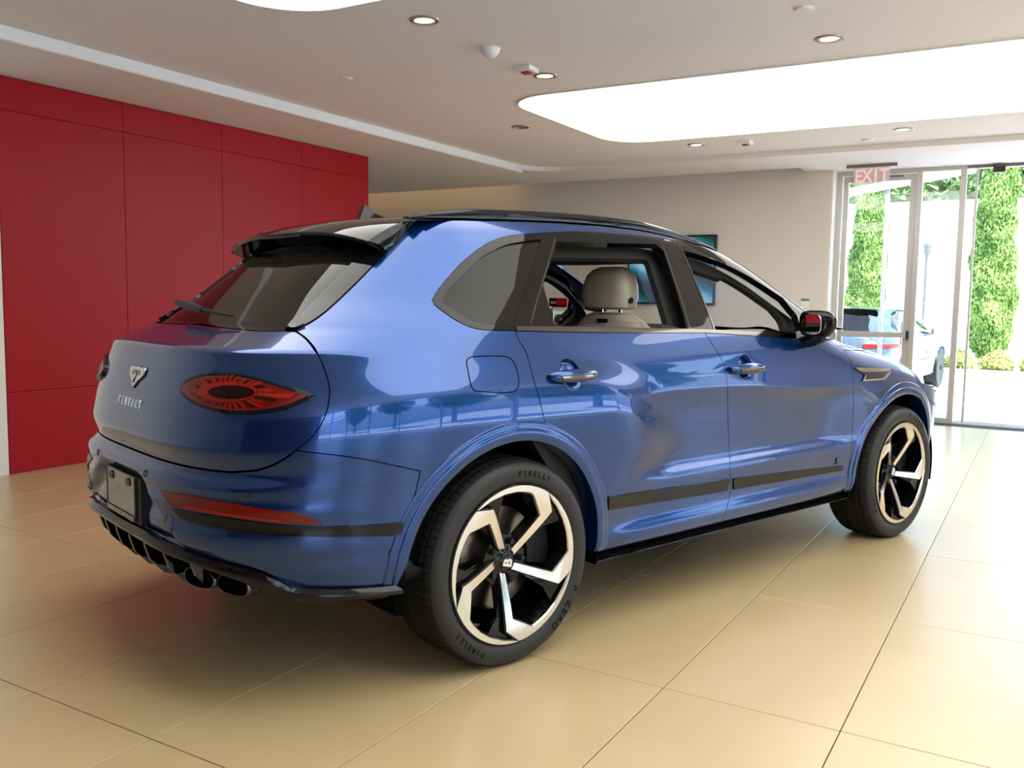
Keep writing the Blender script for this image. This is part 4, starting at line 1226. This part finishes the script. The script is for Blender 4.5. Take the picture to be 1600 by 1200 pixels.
def shrink(poly, f, dx=0, dz=0):
    q = np.array(poly); return [tuple(p) for p in lc + (q - lc) * f + (dx, dz)]


for s_, nm in ((0, 'tail_lamp'),):
    g = panel_geo(SB, lamp_uv, gap=0, off=.010, flange=.02, dz=.008, du=.015)
    bez = put('tail_lamp', g, 'gloss_black', car, label='oval red tail lamp with dark bezel')
    def sub(poly, m, off, nm, du=.012, dz=.006):
        g = panel_geo(SB, poly, gap=0, off=off, flange=.006, du=du, dz=dz)
        for k_, b_ in enumerate(bez):
            v, f, n_ = g
            if k_: v = v * (1, -1, 1); n_ = n_ * (1, -1, 1); f = [q[::-1] for q in f]
            mesh_obj(nm, v, f, m, b_, n_, True)
    def ins(f): return inset(dens(lamp_uv, .02), f)
    sub(ins(.010), 'lamp_pale', dome(.004, .0115), 'lens')
    redp = closed(SB, [(302, 612), (308, 602), (325, 595), (350, 590.5), (385, 594), (420, 602), (450, 611), (470, 618), (450, 628), (420, 637), (385, 641), (350, 638), (322, 630), (306, 620)])
    sub(redp, 'lamp_red', dome(.005, .0125), 'lens_inner')
    PXR = np.array([(302, 612), (308, 602), (325, 595), (350, 590.5), (385, 594), (420, 602), (450, 611), (470, 618), (450, 628), (420, 637), (385, 641), (350, 638), (322, 630), (306, 620)], float)
    cc = np.array([361., 615.]); an_ = np.arctan2((PXR - cc)[:, 1], (PXR - cc)[:, 0]); rd_ = np.hypot(*(PXR - cc).T); od_ = np.argsort(an_)
    def rb(a_): return np.interp((a_ + math.pi) % (2 * math.pi) - math.pi, an_[od_], rd_[od_], period=2 * math.pi)
    for q in range(54):                                     # cut-glass facets round the eye of the lamp
        a = 2 * math.pi * (q + .5) / 54; 
        def rr_(a_): return 1 / math.hypot(math.cos(a_) / 46, math.sin(a_) / 16)
        w_ = .038
        f1 = .95 - .10 * (q % 3)
        pts_ = [cc + np.array([math.cos(t_), math.sin(t_)]) * (rr_(t_) * 1.02 if k_ == 0 else max(rr_(t_) * 1.05, rb(t_) * f1)) for k_, t_ in ((0, a - w_), (1, a - w_), (1, a + w_), (0, a + w_))]
        sub(px2uv(SB, [tuple(x_) for x_ in pts_]), ('lamp_bright', 'lamp_dark', 'lamp_glow')[q % 3], dome(.005, .0135), 'facet', .03, .03)
    sub(px2uv(SB, ell(359, 614, 45, 15.5, 40)), 'lamp_glow', dome(.005, .0140), 'light_ring')
    sub(px2uv(SB, ell(367, 615, 35, 10.5, 36)), 'lamp_dark', dome(.005, .0150), 'lamp_eye')
tip = P(SB, [(457, 606), (478, 612), (492, 618.5), (470, 620)], False)
put('lamp_tip', panel_geo(SB, tip, gap=0, off=.0125, flange=.003), 'dark_chrome', car)

refl = P(SB, [(250, 765), (322, 778), (407, 794), (457, 800), (484, 808), (505, 820)]) + P(SB, [(505, 820), (424, 816), (322, 801), (268, 791)])[1:]
rf = put('bumper_reflector', panel_geo(SB, refl, gap=.001, off=.004, flange=.012), 'reflector', car, label='slim red bumper reflector')
gl = P(SB, [(285, 789), (340, 799), (400, 808), (440, 812)]) + P(SB, [(438, 815), (400, 811.5), (340, 803), (287, 793)])
for k_, b_ in enumerate(rf):
    v, f, n_ = panel_geo(SB, gl, gap=0, off=.0065, flange=.002)
    if k_: v = v * (1, -1, 1); n_ = n_ * (1, -1, 1); f = [q[::-1] for q in f]
    mesh_obj('reflector_bar', v, f, 'lamp_bright', b_, n_, True)
trim = P(SB, [(268, 793), (322, 803), (424, 818), (508, 822)]) + P(SB, [(508, 822), (570, 820), (633, 815.5)])[1:] + P(SB, [(628, 828), (619, 837), (560, 838.5), (491, 839), (424, 836), (356, 828), (285, 811)])
put('bumper_trim', panel_geo(SB, trim, gap=.001, off=.005, flange=.012), 'gloss_black', car)
for (a, b, r) in ((386, 774, 4.3), (612, 864, 4.6), (227, 740, 4.0)):
    q = px2uv(SB, [(a + r, b), (a, b - r)]); c = px2uv(SB, [(a, b)])[0]
    rx = .012; put('parking_sensor', panel_geo(SB, ell(c[0], c[1], rx, rx, 20), gap=0, off=.0015, flange=.004, du=.006, dz=.006, holes=[ell(c[0], c[1], rx * .82, rx * .82, 20)]), 'satin_black', car)
c = px2uv(SB, [(263, 819)])[0]
put('tow_eye_cover', panel_geo(SB, ell(c[0], c[1], .026, .034, 28), gap=0, off=.0012, flange=.003, holes=[ell(c[0], c[1], .0245, .0325, 28)], du=.01, dz=.01), 'satin_black', car)

# number plate with black holder and dealer frame
XP = -1.083
pl = MB(); pl.box(XP + .0, XP + .03, -.20, .172, .535, .706); ph = pl.build('plate_holder', 'satin_black', car)
tl = math.radians(0)
fr = MB(); fr.box(XP - .008, XP, -.160, .160, .545, .560); fr.box(XP - .008, XP, -.160, -.152, .560, .700); fr.box(XP - .008, XP, .152, .160, .560, .700); fr.build('plate_frame', 'black_plastic', ph)
fp = MB(); fp.box(XP - .006, XP - .002, -.150, .150, .563, .703); fp.build('plate_insert', 'plate', ph)
fs = MB(); fs.box(XP - .010, XP - .006, -.158, .158, .541, .561); fs.build('plate_caption_bar', 'black_plastic', ph)
def tail_text(body, size, y, z, x, m, nm, parent, depth=.0012, bold=0, xs=1):
    v, f = text_mesh(body, size, depth, bold=bold, xs=xs)
    V = [(x - q[2], y - q[0], z + q[1]) for q in v]; o = mesh_obj(nm, V, f, m, parent); return o
tail_text('FERRARI SILICON VALLEY', .025, 0, .551, XP - .0105, 'plate_print', 'plate_caption', ph, bold=.0003, xs=1.02)
tail_text('FERRARI', .012, .03, .645, XP - .0065, 'plate_print', 'plate_text', ph, xs=1.1)
tail_text('SILICON VALLEY', .014, 0, .622, XP - .0065, 'plate_print', 'plate_text', ph, xs=1.2)
for y in (.095, -.095):
    b = MB(); b.prism([(y - .02, .668), (y + .015, .664), (y + .024, .678), (y + .012, .694), (y - .014, .697), (y - .024, .684)], XP - .012, XP - .006, axis=0); b.build('plate_slot', 'black_plastic', ph)

# lettering and winged badge
def gate_pt(y, z):
    us = np.linspace(0, .5, 400); yy = SB(us, np.full_like(us, z))[:, 1]; u = float(np.interp(abs(y), -yy, us)); u = u if y <= 0 else -u
    return SB(np.array([u]), np.array([z]))[0]
def on_gate(v, cy, cz, lift=.002, tilt=0):
    out = []
    for q in v:
        y = cy - q[0]; z = cz + q[1]; p = gate_pt(y, z); out.append((p[0] - lift - q[2], p[1], p[2]))
    return out
for i, ch in enumerate('BENTLEY'):
    v, f = text_mesh(ch, .040, .002, bold=.0007, xs=.85)
    mesh_obj('letter', on_gate(v, -(i - 3) * .038, .960, .003), f, 'white_metal', tailgate)
bd = [(0, .056), (.022, .048), (.06, .053), (.098, .052), (.106, .040), (.098, .014), (.072, -.006), (.042, -.020), (.018, -.046), (0, -.060)]
bd = bd + [(-a_, b_) for a_, b_ in bd[1:-1]][::-1]
bd = [(a_ * .74, b_ * .66) for a_, b_ in bd]
def badge(poly, t0, t1, m, nm):
    n = len(poly); v = [(a, b, t0) for a, b in poly] + [(a, b, t1) for a, b in poly]
    f = [tuple(range(n, 2 * n))] + [(i, (i + 1) % n, n + (i + 1) % n, n + i) for i in range(n)]
    V = on_gate(v, 0, 1.055, 0); f = [q for q in f]
    return mesh_obj(nm, V, f, m, tailgate)
badge([(a * 1.06, b * 1.08) for a, b in bd], 0, .004, 'black_plastic', 'badge_backing')
badge(bd, .004, .008, 'white_metal', 'winged_badge')
badge(ell(0, 0, .011, .024, 24), .008, .010, 'satin_black', 'badge_oval')
v, f = text_mesh('B', .030, .001, bold=.0006, xs=.7)
mesh_obj('badge_letter', on_gate(v, 0, 1.055, .011), f, 'white_metal', tailgate)
for s in (1, -1):
    for k in range(3):
        badge([(s * (.018 + .010 * k), .026 - .002 * k), (s * (.0195 + .010 * k), .026 - .002 * k), (s * (.022 + .010 * k), .006), (s * (.0205 + .010 * k), .006)][::s], .008, .009, 'satin_black', 'badge_feather')

# rear wiper
def on_rear(px, py, lift):
    u, z = px2uv(SB, [(px, py)])[0]; p = SB(np.array([u]), np.array([z])); n_ = snormal(SB, np.array([u]), np.array([z])); return tuple((p + n_ * lift)[0])
wb = MB()
w0, w1, w2 = on_rear(272, 487, .05), on_rear(328, 499, .045), on_rear(372, 504, .03)
wb.tube([w0, tuple((np.array(w0) + w1) / 2), w1], [.013, .017, .012], 10); wp = wb.build('rear_wiper', 'satin_black', car, smooth=True)
b = MB(); b.tube([w1, w2], [.007, .005], 8); b.build('wiper_blade', 'satin_black', wp, smooth=True)

# diffuser under the lip, with fins and twin exhaust tips
us = np.linspace(-1.2, 1.2, 61); V = []
for u in us:
    for z, dd in ((.535, .03), (.50, .02), (.45, .06), (.40, .16), (.33, .34), (.31, .5)):
        p = SB(np.array([u]), np.array([z]))[0]; V.append((SB(np.array([u]), np.array([.535]))[0][0] + dd, p[1] * (1 - .1 * (dd > .2)), z))
F = [(i * 6 + j, i * 6 + j + 1, (i + 1) * 6 + j + 1, (i + 1) * 6 + j) for i in range(60) for j in range(5)]
df = mesh_obj('diffuser', V, F, 'satin_black', car, smooth=True)
for y in (-.50, -.36, -.22, -.075, .075, .22, .36, .50):
    b = MB(); x0 = -1.09 + .10 * (abs(y) / .6) ** 3
    b.prism([(x0, .525), (x0 + .004, .47), (x0 + .022, .415), (x0 + .07, .362), (x0 + .14, .340), (x0 + .24, .36), (x0 + .22, .525)], y - .010, y + .010, axis=1)
    b.build('diffuser_fin', 'gloss_black', df)
for s in (1, -1):
    for k, (px_, py_) in enumerate(((305, 903), (352, 914))):
        yy = -.485 - .145 * k
        cx = -.985 + .055 * k; n = 30; V = []; F = []
        for (dx, sc) in ((.12, .9), (0, 1.0), (-.006, 1.0), (-.006, .93), (.11, .86)):
            for t in np.linspace(0, 2 * math.pi, n, endpoint=False):
                ex = abs(math.cos(t)) ** .8 * math.copysign(1, math.cos(t)) * .074; ez = abs(math.sin(t)) ** .8 * math.copysign(1, math.sin(t)) * .034
                V.append((cx + dx + .35 * (ex * sc) * (1 if s > 0 else 1) * -1 * -.9, s * (yy - ex * sc * 1.0), .400 + ez * sc))
        F = [(i * n + j, i * n + (j + 1) % n, (i + 1) * n + (j + 1) % n, (i + 1) * n + j) for i in range(4) for j in range(n)] + [tuple(4 * n + j for j in range(n))]
        o = mesh_obj('exhaust_tip', V, F, 'gloss_black', car, smooth=True, mats=['gloss_black', 'dark_chrome', 'dark'], fmat=[0] * n + [1] * n * 2 + [2] * n + [2])

# ------------------------------------------------------------------ flank details
fuel = closed(SB, [(728, 566), (735, 557.5), (775, 555.5), (796, 558.5), (806, 572), (811.5, 598), (806, 611), (790, 614), (752, 612.5), (737, 606)])
fo = inset(fuel, .0035)
put('fuel_flap_gap', panel_geo(SB, fuel, gap=0, off=.0008, flange=.002, holes=[fo]), 'dark', car)[1].hide_render = False
for loop, uc, zc, u0, u1 in HANDLES:
    V = []; k = len(loop); lp_ = np.array(loop)
    for rr, d in ((1.0, .0), (.97, .008), (.88, .018), (.7, .026), (.4, .030), (.02, .031)):
        q = (uc, zc) + (lp_ - (uc, zc)) * rr; V += list(SA(q[:, 0], q[:, 1]) + (0, d, 0))
    F = [(i * k + j, i * k + (j + 1) % k, (i + 1) * k + (j + 1) % k, (i + 1) * k + j) for i in range(5) for j in range(k)]
    V = np.array(V); y = float(SA(np.array([uc]), np.array([zc]))[0][1]); x0, x1 = u0 - UL, u1 - UL
    for s in (1, -1):
        mesh_obj('door_handle_cup', V * (1, s, 1), F if s > 0 else [q[::-1] for q in F], 'paint', car, smooth=True)
        h = MB(); pts = []; rad = []
        for t in np.linspace(0, 1, 17):
            e_ = math.sin(math.pi * t) ** .45
            pts.append((x0 + (x1 - x0) * t, (y - .008 - .022 * e_) * s, zc - .002)); rad.append(.011 + .0155 * e_)
        h.tube(pts, rad, 16); hh = h.build('door_handle', 'paint', car, smooth=True)
        g = MB(); g.tube([(q[0], q[1] - .016 * s, q[2] - .004) for q in pts[2:-2]], [r_ * .50 for r_ in rad[2:-2]], 10); g.build('handle_strip', 'dark_chrome', hh, smooth=True)


strip = P(SA, [(950, 776), (1140, 748), (1316, 727)]) + P(SA, [(1316, 735), (1140, 766), (950, 797)])
n_ = len(strip)
x_mid = float(np.interp(-.505, [-q[1] for q in B_CUT], [q[0] for q in B_CUT]))
left = [p for p in strip if p[0] < x_mid - .004]; right = [p for p in strip if p[0] > x_mid + .004]
put('door_trim_strip', panel_geo(SA, left, gap=.001, off=.006, flange=.012), 'gloss_black', car)
put('door_trim_strip', panel_geo(SA, right, gap=.001, off=.006, flange=.012), 'gloss_black', car)
v, f = text_mesh('S', .05, .0015)
c = px2uv(SA, [(1306, 721)])[0]
for s in (1, -1):
    V = []
    for q in v:
        p = SA(np.array([c[0] + q[0] * 1.1 + q[1] * .3]), np.array([c[1] + q[1]]))[0]; V.append((p[0], (p[1] - .003 - q[2]) * s, p[2]))
    mesh_obj('door_badge', V, f if s > 0 else [g[::-1] for g in f], 'gloss_black', car)
# wing vent
vo = P(SA, [(1334, 575), (1388, 577), (1389, 581), (1379, 592), (1347, 595), (1350, 586)], False)
vt = put('wing_vent', panel_geo(SA, dens(vo, .02), gap=0, off=.006, flange=.012), 'black_plastic', car)
bars = [P(SA, [(1334, 574.5), (1389, 577), (1388, 580.5), (1352, 582), (1342, 580)], False), P(SA, [(1350, 586), (1352, 586), (1349, 593.5), (1379, 591), (1388, 581), (1390, 582), (1380, 593.5), (1346, 596)], False)]
for q in bars:
    for k_, b_ in enumerate(vt):
        v, f, nn = panel_geo(SA, q, gap=0, off=.010, flange=.006)
        if k_: v = v * (1, -1, 1); nn = nn * (1, -1, 1); f = [g[::-1] for g in f]
        mesh_obj('vent_bar', v, f, 'chrome', b_, nn, True)
# head lamp at the front corner
hl = [(UL + 3.45, .76), (UL + 3.75, .76), (UL + 3.78, .83), (UL + 3.5, .85)]
put('head_lamp', panel_geo(SA, hl, gap=0, off=.01, flange=.012), 'frost', car)
sp_ = [(UL + 3.26, .30), (UL + 3.9, .30), (UL + 3.9, .36), (UL + 3.30, .37)]
put('front_splitter', panel_geo(SA, sp_, gap=0, off=.012, flange=.03), 'gloss_black', car)

# roof rails
for s in (1, -1):
    V = []; F = []; xs_ = np.concatenate([np.linspace(-.235, .12, 14), np.linspace(.16, 1.62, 36)])
    k = 10
    for x in xs_:
        zt = float(ev(T_ROOF, x)); yt = float(halfw(np.array([x]), np.array([zt - .004]), False)[0]) - .035
        h = .036 * min(1, max(0, (x + .235) / .30)) ** .55 * min(1, max(0, (1.62 - x) / .55)) ** .6
        h = max(h, .002); w = .020
        for t in np.linspace(0, 2 * math.pi, k, endpoint=False):
            V.append((x, -s * (yt + w * math.cos(t) * abs(math.cos(t)) ** -.3 if abs(math.cos(t)) > 1e-6 else -s * yt) if False else -s * (yt + w * math.copysign(abs(math.cos(t)) ** .7, math.cos(t))), zt + h * .5 + .004 + (h * .5 + .004) * math.copysign(abs(math.sin(t)) ** .7, math.sin(t))))
    n = len(xs_)
    F = [(i * k + j, i * k + (j + 1) % k, (i + 1) * k + (j + 1) % k, (i + 1) * k + j) for i in range(n - 1) for j in range(k)] + [tuple(range(k - 1, -1, -1)), tuple((n - 1) * k + j for j in range(k))]
    mb = MB(); mb.add(V, F if s < 0 else [q[::-1] for q in F]); mb.build('roof_rail', 'gloss_black', car, smooth=True)
# shark-fin aerial
sec = [(-.075, 1.695), (.07, 1.706), (.055, 1.712), (.0, 1.728), (-.028, 1.756), (-.045, 1.762), (-.05, 1.75)]
mb = MB(); n = len(sec); V = []
for y, sc in ((-.016, 1), (0, 1), (.016, 1)):
    for x, z in sec: V.append((x, y * (1 - max(0, (z - 1.70) / .075)) ** .7, z))
F = [tuple(range(n)), tuple(range(3 * n - 1, 2 * n - 1, -1))] + [(i, n + i, n + (i + 1) % n, (i + 1) % n) for i in range(n)] + [(n + i, 2 * n + i, 2 * n + (i + 1) % n, n + (i + 1) % n) for i in range(n)]
mb.add(V, F); mb.build('roof_aerial', 'gloss_black', car)

# door mirrors
def mirror_unit(s):
    base = cat(1262, 520, 1, -.93); cx, cy, cz = base[0] - .075, -1.04, 1.262
    # housing: rounded box lofted along y
    V = []; F = []; k = 24
    rows = [(-1.115, .35), (-1.102, .68), (-1.08, .86), (-1.045, .93), (-.99, .93), (-.948, .82), (-.935, .55)]
    for y, sc in rows:
        for t in np.linspace(0, 2 * math.pi, k, endpoint=False):
            cxx = math.copysign(abs(math.cos(t)) ** .75, math.cos(t)); szz = math.copysign(abs(math.sin(t)) ** .8, math.sin(t))
            V.append((cx + .085 * sc * cxx * (1.0 if cxx > 0 else .35), y * s, cz + .074 * sc * szz + (.012 * (1 - sc))))
    n = len(rows)
    F = [(i * k + j, i * k + (j + 1) % k, (i + 1) * k + (j + 1) % k, (i + 1) * k + j) for i in range(n - 1) for j in range(k)] + [tuple(range(k - 1, -1, -1)), tuple((n - 1) * k + j for j in range(k))]
    mb = MB(); mb.add(V, F if s < 0 else [q[::-1] for q in F]); h = mb.build('door_mirror', 'gloss_black', car, smooth=True)
    g = MB(); V = []
    for t in np.linspace(0, 2 * math.pi, 28, endpoint=False):
        V.append((cx - .042 + .42 * .070 * math.copysign(abs(math.cos(t)) ** .6, math.cos(t)) * 1.0, (-1.026 + .064 * math.copysign(abs(math.cos(t)) ** .6, math.cos(t))) * s, cz + .049 * math.copysign(abs(math.sin(t)) ** .6, math.sin(t))))
    V2 = [(x - .006 + .0, y, z) for x, y, z in V]
    g.add(V + V2, [tuple(range(28, 56)), tuple(range(27, -1, -1))] + [(i, (i + 1) % 28, 28 + (i + 1) % 28, 28 + i) for i in range(28)]); g.build('mirror_glass', 'mirror', h)
    a = MB(); a.tube([(cx + .05, -.93 * s, cz - .095), (cx + .04, -.99 * s, cz - .085), (cx + .03, -1.03 * s, cz - .06)], [.032, .03, .035], 10); a.build('mirror_arm', 'gloss_black', h, smooth=True)
    st = MB(); st.tube([(cx + .06, -1.125 * s, cz - .02), (cx + .09, -1.05 * s, cz - .02), (cx + .088, -.96 * s, cz - .02)], .006, 8); st.build('mirror_strip', 'dark_chrome', h, smooth=True)
mirror_unit(1); mirror_unit(-1)

# ------------------------------------------------------------------ cabin
def blob(name, rows, m, parent, k=22, smooth=True):
    """loft of rounded rectangles: rows of (cx,cy,cz,half_x,half_y,round)"""
    V = []; F = []
    for cx, cy, cz, hx, hy, e in rows:
        for t in np.linspace(0, 2 * math.pi, k, endpoint=False):
            V.append((cx + hx * math.copysign(abs(math.cos(t)) ** e, math.cos(t)), cy + hy * math.copysign(abs(math.sin(t)) ** e, math.sin(t)), cz))
    n = len(rows)
    F = [(i * k + j, i * k + (j + 1) % k, (i + 1) * k + (j + 1) % k, (i + 1) * k + j) for i in range(n - 1) for j in range(k)] + [tuple(range(k - 1, -1, -1)), tuple((n - 1) * k + j for j in range(k))]
    mb = MB(); mb.add(V, F); return mb.build(name, m, parent, smooth)


hc = cat(953, 452, 1, -.40)
def seat(cy, m, x):
    s = blob('seat', [(x + .02, cy, .55, .10, .25, .6), (x, cy, .8, .085, .27, .6), (x - .05, cy, 1.05, .08, .26, .6), (x - .085, cy, 1.17, .075, .25, .6), (x - .100, cy, 1.225, .07, .23, .6), (x - .112, cy, 1.268, .06, .185, .6), (x - .118, cy, 1.295, .045, .14, .62), (x - .12, cy, 1.305, .025, .11, .7)], m, car)
    h = blob('headrest', [(x - .125, cy, 1.320, .045, .11, .6), (x - .128, cy, 1.330, .066, .142, .55), (x - .130, cy, 1.385, .072, .155, .55), (x - .13, cy, 1.44, .069, .150, .55), (x - .128, cy, 1.485, .060, .134, .6), (x - .125, cy, 1.512, .046, .106, .65), (x - .12, cy, 1.526, .025, .066, .7)], m, s)
    for q in (-1, 1):
        b = MB(); b.tube([(x - .12, cy + q * .06, 1.28), (x - .12, cy + q * .06, 1.34)], .007, 8); b.build('headrest_post', 'chrome', s, smooth=True)
    return s, h


sx = hc[0] + .13
seatR, headR = seat(-.40, 'leather', sx)
seatL, headL = seat(.40, 'leather', sx)
b = MB(); b.lathe([(0, -.002), (.013, -.002), (.015, 0), (.015, .01)], 20, 'y', (sx - .145, -.40 - .155, 1.365)); b.build('headrest_button', 'satin_black', seatR, smooth=True)
b = MB(); b.box(sx - .185, sx - .165, -.43, -.37, 1.255, 1.275, ); b.build('seat_slot', 'satin_black', seatR)
# rear bench, dashboard, cabin floor
blob('rear_bench', [(-.02, 0, .5, .12, .70, .4), (-.10, 0, .9, .10, .70, .4), (-.15, 0, 1.10, .08, .68, .4), (-.16, 0, 1.14, .05, .62, .5)], 'leather', car)
blob('dashboard', [(2.25, 0, .7, .30, .80, .5), (2.22, 0, 1.05, .34, .82, .5), (2.26, 0, 1.15, .33, .80, .5), (2.32, 0, 1.185, .24, .74, .5)], 'leather_dark', car)
b = MB(); V = []
for t in np.linspace(0, 2 * math.pi, 30):
    V.append((1.84 + .07 * math.sin(t), .40 + .18 * math.cos(t), 1.03 + .165 * math.sin(t)))
b.tube(V, .014, 8, cap=False); b.build('steering_wheel', 'leather_dark', car, smooth=True)
for s in (1, -1):
    b = MB(); b.prism([(.45, .45), (2.3, .45), (2.3, 1.14), (1.2, 1.165), (.1, 1.19), (.1, .9)], -.865 * s - .02, -.865 * s + .02, axis=1); b.build('door_card', 'leather_dark', car)
b = MB(); b.box(2.05, 2.10, -.12, .12, 1.52, 1.58); b.build('rear_view_mirror', 'satin_black', car)
# ------------------------------------------------------------------ pale car parked outside the door
oc = empty('parked_car', (14.45, 2.68, -.03), math.radians(-5)); tag(oc, 'pale silver-blue car parked outside the glass entrance door', 'car')
OS = np.array([.92, .93, .80])


def oput(name, poly, m, off=0.0, S=SB, holes=()):
    v, f, n_ = panel_geo(S, poly, gap=.001, flange=.02, off=off, du=.08, dz=.03, holes=holes); n_ = n_ / OS; n_ = n_ / np.linalg.norm(n_, axis=1, keepdims=True)
    for s in (1, -1):
        o = mesh_obj(name, v * OS * (1, s, 1), f if s > 0 else [q[::-1] for q in f], m, oc, n_ * (1, s, 1), True)
    return o


oput('body_side', side, 'silver_car'); oput('rear_door', rdoor, 'silver_car', S=SA); oput('front_door', fdoor, 'silver_car', S=SA); oput('front_wing', fender, 'silver_car', S=SA); oput('front_bumper', nose, 'silver_car', S=SA)
oput('side_window', r_out, 'privacy'); oput('side_window', f_out, 'privacy'); oput('side_window', q_out, 'privacy')
hg = [p for p in gate if p[0] >= -1e-6]; oput('tailgate', hg, 'silver_car')
gh = [p for p in both(glass_half[::-1]) if p[0] >= -1e-6]; oput('rear_window', gh, 'privacy')
bh = [p for p in both(bump_half) if p[0] >= -1e-6]; oput('rear_bumper', bh, 'silver_car')
oput('tail_lamp', [(.55, .98), (1.28, .99), (1.28, 1.06), (.55, 1.05)], 'lamp_bright', .012)
oput('blade', blade, 'silver_car')
for nm in ('roof', 'bonnet', 'windscreen'):
    src = [o for o in car.children if o.name.split('.')[0] == nm][0]
    V = [tuple(np.array(v.co[:]) * OS) for v in src.data.vertices]; F = [tuple(p.vertices) for p in src.data.polygons]
    mesh_obj(nm, V, F, 'silver_car' if nm != 'windscreen' else 'privacy', oc, smooth=True)
for cx in (0, WB):
    for s in (1, -1):
        b = MB(); b.lathe([(.05, -.01), (.22, 0), (.27, -.01), (.33, -.005), (.345, .02), (.345, .2), (.3, .22)], 40, 'y', (cx * .92, 0, .345)); 
        b.v = [(x, (-.90 + y) * s, z) for x, y, z in b.v]; b.build('wheel', 'satin_black', oc, True)
for s in (1, -1):
    b = MB(); b.lathe([(0, -.10), (.05, -.09), (.075, -.04), (.075, .05), (.04, .09), (0, .10)], 14, 'y', (1.93, -.98 * s, .99)); b.tube([(1.95, -.85 * s, .93), (1.94, -.95 * s, .95)], .03, 8); b.build('door_mirror', 'alu', oc, True)
